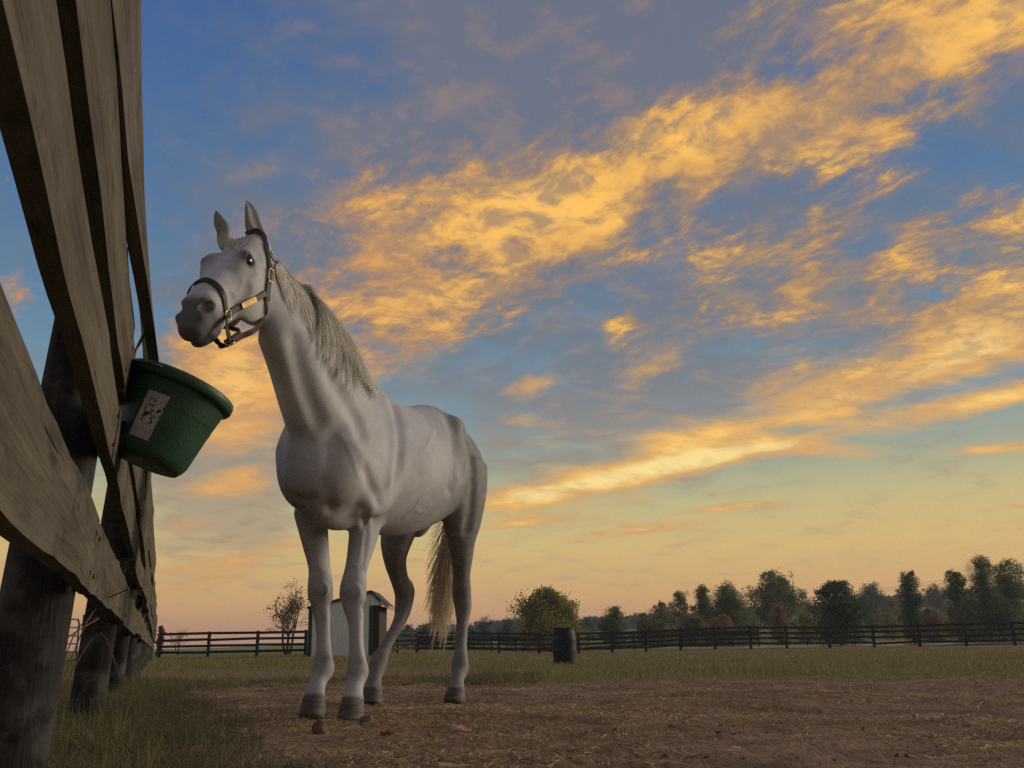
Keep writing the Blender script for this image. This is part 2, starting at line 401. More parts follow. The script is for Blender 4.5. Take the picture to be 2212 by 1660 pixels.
HOOF_AT = [U(758, 1552, 4.58), U(675, 1540, 4.68), U(983, 1512, 5.74), U(804, 1514, 5.55)]
def ground_sheet():
    xs = np.concatenate([-np.geomspace(3000, 9, 46), np.linspace(-8.9, 7.9, 420), np.geomspace(8, 3000, 46)])
    ys = np.concatenate([-np.geomspace(400, 1.2, 14), np.linspace(-1, 2.2, 8), np.linspace(2.25, 10.5, 330), np.geomspace(10.6, 4000, 130)])
    X, Y = np.meshgrid(xs, ys, indexing='xy')
    Z = ground_z(X, Y)
    dm = dirt_mask(X, Y)
    near = sstep(30, 9, Y) * sstep(14, 8, np.abs(X))
    rel = (fbm(X * 2.2, Y * 2.2, 3, 1) - .5) * .045 + (fbm(X * 9, Y * 9, 3, 2) - .5) * .024 + np.maximum(fbm(X * 17, Y * 17, 3, 3) - .60, 0) * .04
    Z = Z + rel * near * (.45 + .55 * dm)
    # hoof-trodden level spots so that the feet sit on the ground
    for c1 in HOOF_AT:
        q = np.exp(-((X - c1[0]) ** 2 + (Y - c1[1]) ** 2) / .16 ** 2); Z = Z * (1 - q) + (-.004) * q
    nx, ny = len(xs), len(ys)
    V = np.stack([X.ravel(), Y.ravel(), Z.ravel()], -1)
    i = (np.arange(ny - 1)[:, None] * nx + np.arange(nx - 1)[None, :]).ravel()
    F = np.stack([i, i + 1, i + nx + 1, i + nx], -1)
    me = mesh_np("ground", V, F, M_GROUND, True)
    at = me.attributes.new('dirt', 'FLOAT', 'POINT'); at.data.foreach_set('value', dm.ravel().astype(np.float32))
    o = add("ground", me); o["kind"] = "structure"
    return o
ground_sheet()
# ---- pond beyond the far fence
def m_water(gg, p):
    n = gg.noise(gg.mapping(genco(gg), sc=(.6, 2.0, 1)), 1.2, 4, .5); bump(gg, p, n, .6, .25)
    return (.035, .04, .04)
M_WATER = material("pond_water", m_water, .22, .9)
pv = [(18, 68), (24, 66.5), (33, 66), (42, 67), (52, 76), (60, 95), (56, 118), (40, 126), (22, 122), (13, 102), (11, 82), (14, 72)]
ppts = catmull(np.array([(x, y, 0) for x, y in pv + pv[:1]]), 5)[:-1]
pm = mesh_np("pond", [(x, y, -.055) for x, y, _ in ppts], [list(range(len(ppts)))], M_WATER)
tag(add("pond", pm), None, kind="structure")
# the ground dips under the pond
gme = bpy.data.objects["ground"].data
co = np.empty(len(gme.vertices) * 3, np.float32); gme.vertices.foreach_get('co', co); co = co.reshape(-1, 3)
q = sstep(1.08, .80, np.sqrt(((co[:, 0] - 35.5) / 24.5) ** 2 + ((co[:, 1] - 96) / 30) ** 2)); co[:, 2] -= .6 * q
gme.vertices.foreach_set('co', co.ravel()); gme.update()

# ---- weathered board fence beside the camera
fv = ray(340, 1410); FAZ = math.atan2(fv[0], fv[1])
FD = np.array([math.sin(FAZ), math.cos(FAZ), 0]); FN = np.array([-math.cos(FAZ), math.sin(FAZ), 0])     # along, and away to the left
LEAN = .07; D0 = .165
def fpt(t, d, z): return FD * t + FN * d + np.array([0, 0, z])
fence = empty("board_fence", (0, 0, 0), 0, "tall weathered brown board fence with dark round posts running into the distance", "fence")
fence.location = fpt(2.46, .27, 0); fence.rotation_euler = (0, 0, math.pi / 2 - FAZ)
def to_fence(P):      # world to the fence's own axes: x along the boards
    v = np.asarray(P) - fpt(2.46, .27, 0); return np.stack([v @ FD, v @ FN, v[..., 2]], -1)
POSTS = [-.2 + .01] + [2.46 + 2.65 * k for k in range(0, 19)]
frng = np.random.default_rng(5)
for k, t in enumerate(POSTS):
    n = 18; zs = np.array([-.15, 0, .2, .5, .8, 1.05, 1.22, 1.27]); V = []
    for iz, z in enumerate(zs):
        for a in range(n):
            an = 2 * math.pi * a / n; r = .078 * (1 + .05 * math.sin(3 * an + k) + .03 * math.sin(7 * an + 2 * k + z)) * (1 - .08 * z) * (.9 if iz == len(zs) - 1 else 1)
            V.append((t - 2.46 + r * math.cos(an), -.27 + D0 + .105 - LEAN * (z - .3) + r * math.sin(an), z))
    F = [(i * n + a, i * n + (a + 1) % n, (i + 1) * n + (a + 1) % n, (i + 1) * n + a) for i in range(len(zs) - 1) for a in range(n)] + [tuple(range((len(zs) - 1) * n, len(zs) * n))]
    add("post", mesh_np("post", V, F, M_POST, True), fence)
ROWS = [(.438, .592), (.742, .866), (.918, 1.068), (1.082, 1.30)]
def board(t0, t1, row, seed, endz=(0, 0), bow=0.0, flare=None, thick=.027):
    z0, z1 = ROWS[row]; r = np.random.default_rng(seed); N = max(6, int((t1 - t0) / .11)) if t1 < 9 else 14
    ts = np.linspace(t0, t1, N); u = (ts - t0) / (t1 - t0)
    ez = endz[0] * (1 - u) + endz[1] * u
    w0 = .006 * (fbm(ts * 6, ts * 0 + seed, 4, seed) - .5) * 2; w1 = .008 * (fbm(ts * 7 + 5, ts * 0 + seed, 4, seed + 3) - .5) * 2
    b = bow * np.sin(np.pi * u) + .006 * (fbm(ts * 1.5, ts * 0 + 3.3 * seed, 2, seed) - .5) * 2
    fl = np.zeros(N) if flare is None else np.interp(ts, *flare)
    V = []
    prof = [(0, 0, 0), (.06, 0, 0), (.5, 0, .0015), (.94, 0, 0), (1, .003, 0), (1, 1, 0), (0, 1, 0)]
    for i in range(N):
        for (hz, dp, e) in prof:
            z = z0 + w0[i] + ez[i] + (z1 + w1[i] - z0 - w0[i]) * hz
            d = D0 - LEAN * (z - .3) + dp * thick - b[i] - e - fl[i] * (1 - hz)
            V.append((ts[i] - 2.46, d - .27, z))
    m = len(prof)
    F = [(i * m + j, (i + 1) * m + j, (i + 1) * m + (j + 1) % m, i * m + (j + 1) % m) for i in range(N - 1) for j in range(m)]
    F += [tuple(range(m)), tuple((N - 1) * m + j for j in range(m - 1, -1, -1))]
    me = mesh_np("board", V, F, M_BOARD)
    o = add("board", me, fence)
    return o
for row in range(4):
    for k in range(len(POSTS) - 1):
        t0, t1 = POSTS[k] - .02, POSTS[k + 1] - .027
        if k == 0: t0, t1 = -.9, (2.42 - .003 if row == 0 else 2.46 if row != 2 else 2.5)
        if k == 1: t0 = (2.427 if row == 0 else 2.465 if row != 2 else 2.505)
        j = frng.normal(0, .012, 2) if k > 1 else np.array([0, 0]); bow = frng.normal(0, .012) if k > 1 else 0
        fl = None
        if row == 3 and k == 0: t1 = 3.40; fl = ([-.9, 1.1, 1.6, 1.96, 2.27, 2.78, 3.40], [0, 0, .012, .028, .042, .062, .066])     # sprung loose, flaring outwards
        if row == 3 and k == 1: t0 = 3.41; fl = ([3.4, 5.1], [.045, .0])
        if row == 2 and k == 0: j = np.array([.0, .012])
        board(t0, t1, row, 100 + row * 31 + k, tuple(j), bow, fl)

# nail heads where the boards meet the first posts
M_NAIL = plain("rusty_nail", (.06, .035, .022), .6, .5)
for row in range(4):
    for tt in ((2.36, 2.49) if row == 0 else (2.42, 2.52)) + (5.06, 5.15):
        for hz_ in (.22, .78):
            z = ROWS[row][0] + (ROWS[row][1] - ROWS[row][0]) * hz_; m = MB(); nn_ = 8
            if row == 3 and tt < 3: continue
            y0 = D0 - LEAN * (z - .3) - .27 - .0035
            m.push([(tt - 2.46 + .0055 * math.cos(6.283 * k / nn_), y0, z + .0055 * math.sin(6.283 * k / nn_)) for k in range(nn_)] + [(tt - 2.46 + .0055 * math.cos(6.283 * k / nn_), y0 + .006, z + .0055 * math.sin(6.283 * k / nn_)) for k in range(nn_)],
                   [tuple(range(nn_)), tuple(range(2 * nn_ - 1, nn_ - 1, -1))] + [(k, nn_ + k, nn_ + (k + 1) % nn_, (k + 1) % nn_) for k in range(nn_)])
            m.obj("nail", M_NAIL, fence)
# ---- black plank fences round the paddock
def plank_fence(pts, label, name="plank_fence", hgt=1.32, gap=2.4, rows=4, skip=(), lean=0):
    root = empty(name, (*pts[0], float(ground_z(*pts[0]))), 0, label, "fence", "black plank fences round the paddocks")
    o = np.array([*pts[0], float(ground_z(*pts[0]))]); r = np.random.default_rng(len(pts) * 7 + int(abs(pts[0][0]) * 10))
    P = []
    for a, b in zip(pts, pts[1:]):
        a, b = np.array(a), np.array(b); n = max(1, int(round(np.linalg.norm(b - a) / gap)))
        P += [a + (b - a) * i / n for i in range(n)]
    P.append(np.array(pts[-1]))
    P = [np.array([p[0], p[1], float(ground_z(p[0], p[1]))]) for p in P]
    hz = np.linspace(.22, hgt - .14, rows)
    for i, p in enumerate(P):
        m = MB(); c = p - o; w = .075; tl = r.normal(0, .02)
        m.hexa([(c[0] - w, c[1] - w, c[2] - .2), (c[0] + w, c[1] - w, c[2] - .2), (c[0] + w, c[1] + w, c[2] - .2), (c[0] - w, c[1] + w, c[2] - .2),
                (c[0] - w + tl, c[1] - w, c[2] + hgt + .04), (c[0] + w + tl, c[1] - w, c[2] + hgt + .04), (c[0] + w + tl, c[1] + w, c[2] + hgt + .01), (c[0] - w + tl, c[1] + w, c[2] + hgt + .01)])
        m.obj("post", M_BLACKFENCE, root)
    for i in range(len(P) - 1):
        a, b = P[i] - o, P[i + 1] - o; dr = unit(b - a); nn = np.array([dr[1], -dr[0], 0]); nn = nn if nn[1] < 0 else -nn
        for h in hz:
            if (i, round(h, 2)) in skip: continue
            ja, jb = r.normal(0, .018, 2); f = nn * .085
            m = MB(); A = a + f; B = b + f; t = nn * .025; hh = .14
            m.hexa([A + [0, 0, h + ja], B + [0, 0, h + jb], B - t + [0, 0, h + jb], A - t + [0, 0, h + ja], A + [0, 0, h + hh + ja], B + [0, 0, h + hh + jb], B - t + [0, 0, h + hh + jb], A - t + [0, 0, h + hh + ja]])
            m.obj("board", M_BLACKFENCE, root)
    return root
def xy(px, Y): p = U(px, 1400, Y); return (p[0], Y)
plank_fence([xy(345, 55), xy(660, 55), xy(900, 65), xy(1250, 67), xy(1700, 64), xy(2300, 59)], "long black plank fence closing off the far side of the paddock")
plank_fence([xy(850, 96), xy(1320, 99), xy(1640, 92)], "second black plank fence just behind the first, left of the barrel", hgt=1.4)
plank_fence([xy(1390, 165), xy(1560, 160), xy(1640, 158)], "small distant black fence on the green rise in front of the big gappy tree", hgt=1.3, gap=4)

# ---- run-in shed
M_SHEDW = plain("pale_shed_siding", (.62, .68, .68), .6, var=.05)
M_SHEDG = plain("green_shed_trim", (.020, .060, .042), .6)
M_SHEDB = plain("brown_shed_boards", (.050, .036, .026), .8)
M_ROOF = plain("dark_shed_roof", (.06, .06, .065), .7, var=.3)
M_CREAM = plain("cream_fascia", (.42, .36, .26), .6)
SY = 44.0; sx0, sx1 = U(664, 1400, SY)[0], U(806, 1400, SY)[0]; sz = float(ground_z((sx0 + sx1) / 2, SY)); kz = SY / FPX
shed = empty("run_in_shed", (sx0, SY, sz), 0, "small white run-in shed with dark green trim and a lopsided roof", "shed")
w = sx1 - sx0; pk = w * .955; eL, eP, eR = 2.10, 2.74, 2.16; dp = 2.6; xr = sx1 - sx0 + .30
def prism(name, poly, y0, y1, mat, parent):
    m = MB(); n = len(poly)
    m.push([(x, y0, z) for x, z in poly] + [(x, y1, z) for x, z in poly], [tuple(range(n)), tuple(range(2 * n - 1, n - 1, -1))] + [(i, n + i, n + (i + 1) % n, (i + 1) % n)[::-1] for i in range(n)])
    return m.obj(name, mat, parent)
# gable wall as vertical siding boards with joints
nb = 11
for i in range(nb):
    xa, xb = .16 + (w - .36) * i / nb + .0015, .16 + (w - .36) * (i + 1) / nb - .0015
    top = lambda x: eL + (eP - eL) * min(1, x / pk)
    prism("siding_board", [(xa, .0), (xb, .0), (xb, top(xb) - .06), (xa, top(xa) - .06)], 0, .03, M_SHEDW, shed)
prism("wall", [(.02, 0), (w - .02, 0), (w - .02, eR), (pk, eP - .06), (.02, eL - .06)], .032, .08, M_SHEDW, shed)
prism("gable_panel", [(w - .19, eR - .02), (w + .45, eR - .02), (pk + .02, eP - .10)], -.012, .028, M_SHEDW, shed)
for nm, xa, xb, h in (("corner_trim", 0, .17, eL - .04), ("corner_trim", w - .2, w, eR - .03)):
    prism(nm, [(xa, 0), (xb, 0), (xb, h), (xa, h)], -.02, .03, M_SHEDG, shed)
prism("side_wall", [(w + .0, 0), (w + .24, 0), (w + .24, eR - .04), (w + .0, eR - .04)], .1, dp, M_SHEDB, shed)
prism("side_wall", [(.0, 0), (.05, 0), (.05, eL - .07), (.0, eL - .07)], .1, dp, M_SHEDB, shed)
prism("back_wall", [(.02, 0), (w, 0), (w, eR), (pk, eP - .08), (.02, eL - .08)], dp - .06, dp, M_SHEDB, shed)
rf = prism("roof", [(-.06, eL - .05), (pk, eP - .03), (pk, eP + .05), (-.06, eL + .03)], -.12, dp + .1, M_ROOF, shed)
prism("roof_slope", [(pk + .004, eP - .03), (w + .62, eR - .14), (w + .62, eR - .06), (pk + .004, eP + .05)], -.10, dp + .1, M_ROOF, shed)
prism("fascia", [(-.05, eL - .09), (pk, eP - .07), (pk, eP - .034), (-.05, eL - .054)], -.10, -.06, M_SHEDG, shed)
prism("fascia", [(pk + .006, eP - .11), (w + .60, eR - .21), (w + .60, eR - .145), (pk + .006, eP - .035)], -.13, -.104, M_SHEDG, shed)
prism("eave_board", [(w + .625, eR - .19), (w + .66, eR - .19), (w + .66, eR - .05), (w + .625, eR - .05)], -.14, dp, M_CREAM, shed)

# ---- drum standing in the grass
def m_drum(gg, p):
    n = gg.noise(objco(gg), 6, 5, .6)
    return gg.mix(gg.mapr(n, .35, .7), (.012, .014, .022), (.03, .034, .048))
M_DRUM = material("black_plastic", m_drum, .6, .3)
by = 25.0; bp = U(1220, 1434, by); bz = float(ground_z(bp[0], by))
drum = empty("plastic_drum", (bp[0], by, bz), .4, "upright black plastic drum standing in the grass at the paddock's edge", "barrel")
m = MB(); m.lathe([(.24, 0), (.255, .012), (.262, .06), (.285, .22), (.292, .30), (.2945, .31), (.2945, .335), (.293, .345), (.296, .45), (.293, .56), (.2945, .57), (.2945, .595), (.292, .605), (.283, .72), (.262, .82), (.250, .845), (.262, .852), (.262, .872), (.250, .88), (.235, .872), (.235, .858), (.0, .858)], 40)
m.obj("drum_body", M_DRUM, drum, True)
for a in (.5, 3.4):
    m = MB(); m.lathe([(.045, .858), (.045, .876), (.03, .88), (0, .88)], 12, (.15 * math.cos(a), .15 * math.sin(a), 0)); m.obj("bung_cap", M_DRUM, drum, True)

# ---- tubular gate far left, glimpsed past the posts
M_PIPE = plain("dull_galvanised_pipe", (.20, .20, .20), .5, .6)
ga, gb = np.array(xy(95, 26)), np.array(xy(166, 28)); gz = 0.0
gate = empty("pipe_gate", (*ga, gz), 0, "grey tubular pipe gate glimpsed past the nearest fence posts", "gate")
gv = np.array([*(gb - ga), 0]); gl = np.linalg.norm(gv); gu = gv / gl
m = MB(); rr = .025
m.tube([np.array([0, 0, .15]), np.array([0, 0, 1.10]), gu * .08 + [0, 0, 1.22], gu * (gl - .08) + [0, 0, 1.22], gu * gl + [0, 0, 1.10], gu * gl + [0, 0, .15]], rr, 8, True); m.obj("gate_frame", M_PIPE, gate, True)
for z in (.36, .57, .78, 1.0):
    m = MB(); m.tube([[0, 0, z], gu * gl + [0, 0, z]], rr * .8, 6); m.obj("rail", M_PIPE, gate, True)
m = MB(); m.box((gl * gu[0] + .12, gl * gu[1] - .08, -.1), (gl * gu[0] + .30, gl * gu[1] + .08, 1.35)); m.obj("gate_post", M_BLACKFENCE, gate)

# ---- overhead wires
M_WIRE = plain("wire", (.03, .03, .03), .6, bmp=0)
for i, (ya, yb, lab) in enumerate(((1322, 1216, "upper overhead wire crossing the sky above the right-hand trees"), (1327, 1223, "lower overhead wire just beneath the other above the right-hand trees"))):
    a, b = U(1450, ya, 330), U(2300, yb, 150); pts = [a + (b - a) * u - np.array([0, 0, 3.0 * u * (1 - u)]) for u in np.linspace(0, 1, 24)]
    m = MB(); m.tube(pts, .022, 4); tag(m.obj("overhead_wire", M_WIRE), lab, "wire", "overhead wires")
# ------------------------------------------------------------------ trees
def m_leaf(c1, c2, c3):
    def b(gg, p):
        n = gg.noise(objco(gg), .55, 4, .6); n2 = gg.noise(objco(gg), 5.0, 3, .6)
        c = gg.mix(gg.mapr(n, .35, .65), c1, c2); c = gg.mix(gg.mapr(n2, .5, .75), c, c3)
        gg.put(p.inputs['Base Color'], c)
        tr = gg.new('ShaderNodeBsdfTranslucent'); gg.put(tr.inputs[0], c)
        mx = gg.new('ShaderNodeMixShader'); mx.inputs[0].default_value = .35
        gg.l.new(p.outputs[0], mx.inputs[1]); gg.l.new(tr.outputs[0], mx.inputs[2])
        gg.l.new(mx.outputs[0], gg.n['Material Output'].inputs[0])
    return material("foliage", b, .6, .2)
LEAF = {
    'maple': m_leaf((.207, .227, .060), (.298, .287, .072), (.376, .277, .068)),
    'green': m_leaf((.100, .168, .063), (.154, .227, .079), (.218, .237, .079)),
    'dark': m_leaf((.063, .129, .063), (.100, .168, .079), (.123, .148, .067)),
    'olive': m_leaf((.159, .168, .079), (.218, .213, .095), (.277, .227, .095)),
    'rust': m_leaf((.277, .188, .083), (.337, .227, .089), (.227, .237, .079)),
    'blue': m_leaf((.100, .148, .131), (.131, .177, .154), (.148, .162, .139)),  # bluish haze of distance put into the leaf colour
    'red': m_leaf((.316, .139, .089), (.257, .148, .095), (.337, .177, .095))}
M_BARK = plain("bark", (.055, .045, .038), .9, var=.35, scale=12)

def leaf_mesh(C, size, r, flat=.0):
    "one small quad for each point of C"
    n = len(C); a = r.normal(size=(n, 3)); a /= np.linalg.norm(a, axis=1)[:, None]
    b = np.cross(a, r.normal(size=(n, 3))); b /= np.linalg.norm(b, axis=1)[:, None] + 1e-9
    s = size * r.uniform(.55, 1.25, n)[:, None]
    V = np.stack([C - a * s * .5, C + b * s * .30, C + a * s * .5, C - b * s * .30], 1).reshape(-1, 3)
    F = np.arange(4 * n).reshape(n, 4)
    return V, F
def limb(m, p, d, L, r0, depth, rg, bend=.25, split=3, tips=None, shrink=.66, minr=.006, sides=6):
    n = 4; P = [p]; dd = d.copy()
    for i in range(n):
        dd = unit(dd + rg.normal(0, bend * .5, 3) + np.array([0, 0, .06])); P.append(P[-1] + dd * L / n)
    r1 = max(r0 * .62, minr)
    m.tube(P, np.linspace(r0, r1, n + 1), sides)
    if tips is not None and depth <= 1: tips += [P[-1], P[-2], P[2]]
    if depth > 0:
        for k in range(split):
            q = P[-1] if k < 2 else P[rg.integers(2, n)]
            nd = unit(dd + rg.normal(0, .55, 3) + np.array([0, 0, .10])); limb(m, q, nd, L * shrink * rg.uniform(.8, 1.15), r1 * (.85 if k < 2 else .6), depth - 1, rg, bend, split, tips, shrink, minr, max(3, sides - 1))
SHAPE = {'round': lambda u: np.sqrt(np.maximum(0.02, 1 - np.clip(1.55 * u - .55, -.35, 1) ** 2)), 'cone': lambda u: np.clip(.22 + 1.05 * (1 - u) ** .8, 0, 1) * np.clip(u * 6 + .35, 0, 1),
         'column': lambda u: np.clip(1.05 - .40 * u - np.clip(u - .85, 0, 1) ** 2 * 8, .35, 1), 'wide': lambda u: np.sqrt(np.maximum(0, 1 - (2 * u - .95) ** 2)) * .95 + .05}
def tree(name, label, px, top, wpx, Y, leaf, shape='round', clear=.12, dens=1.0, seed=0, cat="tree", clump=.20, group="trees beyond the paddock", gappy=.0):
    rg = np.random.default_rng(seed + int(px))
    x = U(px, 1380, Y)[0]; gz = float(ground_z(x, Y)); H = U(px, top, Y)[2] - gz; W = wpx * Y / FPX / 2 * 1.14
    root = empty(name, (x, Y, gz), 0, label, cat, group)
    m = MB(); tr = max(.05, .022 * H)
    m.tube([(0, 0, -.1), (0.02 * H * rg.normal(), 0, H * .25), (.02 * H * rg.normal(), 0, H * .55), (.02 * H * rg.normal(), 0, H * .8)], [tr * 1.25, tr, tr * .6, tr * .25], 8)
    for k in range(7):
        a = rg.uniform(0, 6.28); z0 = H * rg.uniform(clear + .05, .55); d = unit(np.array([math.cos(a), math.sin(a), .8]))
        m.tube([np.array([0, 0, z0]), np.array([0, 0, z0]) + d * W * .35, np.array([0, 0, z0]) + d * W * .7 + [0, 0, .1 * H]], [tr * .5, tr * .3, tr * .12], 5)
    m.obj("trunk", M_BARK, root, True)
    nl_ = int((15 * dens + 6) * (1.5 if shape in ('column', 'cone') else 1.15)); Lb = []
    while len(Lb) < nl_:
        u = .02 + .95 * (len(Lb) + rg.uniform()) / nl_; rad = float(SHAPE[shape](np.array(u))); a = rg.uniform(0, 6.28); q = rg.uniform(.25, .95)
        rl = W * (rg.uniform(.20, .42) if rg.uniform() > gappy * .0 else .12) * (.7 + .5 * rad) * (1.5 if shape == 'column' else 1.1)
        Lb.append((math.cos(a) * max(0, rad * W * q - rl * .35), math.sin(a) * max(0, rad * W * q - rl * .35), H * (clear + (1 - clear) * u) - rl * (.75 if u > .6 else .1), rl))
    Lb = np.array(Lb); ncl = 16; per = 36; leafsz = np.clip(W * .062, .10, .38)
    dv = rg.normal(size=(nl_, ncl, 3)); dv /= np.linalg.norm(dv, axis=2, keepdims=True)
    cc = Lb[:, None, :3] + dv * Lb[:, None, 3:4] * rg.uniform(.45, 1.08, (nl_, ncl, 1)) * np.array([1, 1, .85])
    pts = (cc[:, :, None, :] + np.clip(rg.normal(0, 1, (nl_, ncl, per, 3)), -1.7, 1.7) * Lb[:, None, None, 3:4] * .20).reshape(-1, 3)
    pts = pts[(pts[:, 2] < H * 1.02) & (pts[:, 2] > .05)]
    V, F = leaf_mesh(pts, leafsz, rg)
    add("crown", mesh_np("crown", V, F, LEAF[leaf]), root)
    return root
def bare_tree(label, px, top, wpx, Y, seed, stems, depth, leafy, leaf='olive', name="bare_tree", lsz=.16):
    rg = np.random.default_rng(seed); x = U(px, 1380, Y)[0]; gz = float(ground_z(x, Y)); H = U(px, top, Y)[2] - gz
    root = empty(name, (x, Y, gz), 0, label, "tree", "trees beyond the paddock"); m = MB(); tips = []
    for k in range(stems):
        a = 6.28 * k / stems + rg.uniform(-.3, .3); d = unit(np.array([.42 * math.cos(a), .3 * math.sin(a), 1.0]))
        limb(m, np.array([.08 * math.cos(a), .08 * math.sin(a), -.1]), d, H * .36, .025 * H * .8, depth, rg, .28, 3, tips, .68, .012)
    m.obj("branches", M_BARK, root, True)
    if leafy:
        T = np.array(tips); T = T[rg.uniform(size=len(T)) < leafy]
        pts = (T[:, None, :] + rg.normal(0, .16, (len(T), 9, 3))).reshape(-1, 3); V, F = leaf_mesh(pts, lsz, rg)
        add("crown", mesh_np("crown", V, F, LEAF[leaf]), root)
    return root
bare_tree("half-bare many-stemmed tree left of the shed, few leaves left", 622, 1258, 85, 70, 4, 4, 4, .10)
bare_tree("small leafless tree on the horizon above the left end of the plank fence", 387, 1347, 45, 120, 8, 3, 4, 0)
tree("russet_bush", "low russet bush at the far end of the weathered board fence", 346, 1350, 20, 62, 'red', 'round', .05, .5, 3, "bush", group="bushes beyond the paddock")
T = tree
T("maple_tree", "broad yellow-green maple rising directly behind the black drum", 1190, 1262, 150, 92, 'maple', 'round', .08, 2.2, 1, clump=.17)
T("round_tree", "rounded olive tree seen behind the horse's tail", 938, 1334, 78, 135, 'olive', 'round', .08, 1.2, 2)
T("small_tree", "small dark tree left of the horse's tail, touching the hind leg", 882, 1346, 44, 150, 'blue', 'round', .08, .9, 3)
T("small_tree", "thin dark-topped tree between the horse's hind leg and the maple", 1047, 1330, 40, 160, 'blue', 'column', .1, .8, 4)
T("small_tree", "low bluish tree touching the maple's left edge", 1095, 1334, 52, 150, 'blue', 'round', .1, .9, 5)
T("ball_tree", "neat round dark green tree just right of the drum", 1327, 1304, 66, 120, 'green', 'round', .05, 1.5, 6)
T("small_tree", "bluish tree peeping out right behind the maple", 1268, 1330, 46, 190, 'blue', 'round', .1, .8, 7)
T("tall_tree", "loose olive tree at the left end of the middle clump", 1430, 1296, 70, 135, 'olive', 'round', .03, 1.6, 8)
T("tall_tree", "round-topped tree second from the left in the middle clump", 1474, 1268, 60, 140, 'olive', 'round', .03, 1.5, 9, gappy=.1)
T("conical_tree", "pointed dark green tree in the middle clump", 1524, 1259, 62, 125, 'green', 'cone', .03, 2.0, 10)
T("tall_tree", "tall ragged-topped green tree at the right end of the middle clump", 1580, 1254, 84, 120, 'green', 'column', .04, 2.2, 11, clump=.16)
T("spreading_tree", "large spreading tree with sky showing through, highest of the centre right", 1680, 1229, 112, 165, 'green', 'wide', .22, 2.0, 12, clump=.15, gappy=.1)
T("golden_bush", "yellow-brown bush under the large spreading tree", 1688, 1304, 60, 112, 'rust', 'cone', .05, .9, 13, "bush", group="bushes beyond the paddock")
T("golden_bush", "yellow-green bush to the left of the dense dark round tree", 1742, 1318, 62, 100, 'maple', 'round', .05, .9, 14, "bush", group="bushes beyond the paddock")
T("red_tree", "small dull red tree tucked behind the dense dark round tree", 1752, 1292, 30, 200, 'red', 'round', .1, .6, 15)
T("dense_tree", "dense dark round tree standing close behind the plank fence", 1818, 1248, 116, 88, 'dark', 'round', .04, 2.6, 16, clump=.17)
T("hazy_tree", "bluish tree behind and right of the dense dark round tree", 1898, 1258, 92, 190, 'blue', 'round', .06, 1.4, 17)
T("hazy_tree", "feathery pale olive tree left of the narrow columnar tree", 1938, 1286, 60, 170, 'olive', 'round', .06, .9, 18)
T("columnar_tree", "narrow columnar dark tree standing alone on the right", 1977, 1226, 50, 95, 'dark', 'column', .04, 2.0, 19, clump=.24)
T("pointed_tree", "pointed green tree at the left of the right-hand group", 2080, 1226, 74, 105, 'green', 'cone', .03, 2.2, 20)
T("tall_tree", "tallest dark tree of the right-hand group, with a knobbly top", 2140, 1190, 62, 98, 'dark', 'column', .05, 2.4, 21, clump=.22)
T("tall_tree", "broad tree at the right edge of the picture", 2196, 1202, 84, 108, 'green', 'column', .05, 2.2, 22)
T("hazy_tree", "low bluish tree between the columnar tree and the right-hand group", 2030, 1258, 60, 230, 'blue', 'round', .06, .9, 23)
# far wood along the ridge: one mass
rg = np.random.default_rng(77)
for px, tp, wp, Y_, lf, lab in ((1402, 1322, 70, 118, 'olive', "low olive bush at the left foot of the middle clump"), (1502, 1318, 80, 112, 'olive', "olive bush in the middle clump, below the pointed tree"), (1556, 1324, 70, 108, 'rust', "brownish bush at the foot of the ragged-topped tree"),
        (1622, 1316, 60, 128, 'olive', "olive bush just left of the large spreading tree"), (2012, 1310, 70, 100, 'rust', "brownish bush at the foot of the columnar tree"), (2105, 1280, 90, 102, 'olive', "broad olive bush in the right-hand group"), (2168, 1276, 90, 96, 'dark', "dark bush low in the right-hand group"), (1930, 1316, 60, 150, 'maple', "pale green bush on the lawn left of the columnar tree"), (1010, 1348, 60, 150, 'blue', "low bluish bush right of the horse's tail"), (1140, 1338, 60, 120, 'olive', "olive bush against the maple's lower left side")):
    tree("bush", lab, px, tp, wp, Y_, lf, 'round', .02, .9, int(px), "bush", group="bushes beyond the paddock")
pts = []
for px in np.arange(840, 2340, 7):
    Y = rg.uniform(330, 420); tp = np.interp(px, [840, 1000, 1200, 1400, 1600, 1800, 2000, 2300], [1366, 1352, 1342, 1334, 1318, 1302, 1286, 1262]) + 14 * (fbm(np.array(px / 40.), np.array(0.), 3, 5) - .5) * 2 + rg.uniform(-4, 4)
    c = U(px, tp, Y); gz = float(ground_z(c[0], Y)); n = 150; h = max(2.5, c[2] - gz)
    pts.append(np.stack([c[0] + rg.normal(0, 1.5, n), Y + rg.normal(0, 2, n), gz + h * rg.uniform(0, 1, n) ** .7], -1))
V, F = leaf_mesh(np.concatenate(pts), 1.5, rg)
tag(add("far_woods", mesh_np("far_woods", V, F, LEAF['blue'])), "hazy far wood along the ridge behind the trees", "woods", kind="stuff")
# ------------------------------------------------------------------ the horse: one continuous surface grown from a signed distance field
import openvdb
VOX = globals().get('HORSE_VOX', 0.0065)
PSI = R(20)
B0 = np.array([-0.815, 4.75, 0.0])
HD = np.array([-math.sin(PSI), -math.cos(PSI), 0.0])      # the way the body faces
LF = np.array([math.cos(PSI), -math.sin(PSI), 0.0])       # the horse's own left
UP = np.array([0, 0, 1.0])
def bd(s, l, z): return B0 + HD * s + LF * l + UP * z
LO = np.array([-1.62, 3.25, -0.02]); HI = np.array([0.12, 6.35, 2.36])
DIM = np.ceil((HI - LO) / VOX).astype(int) + 1
FIELD = np.full(DIM, 0.4, np.float32)

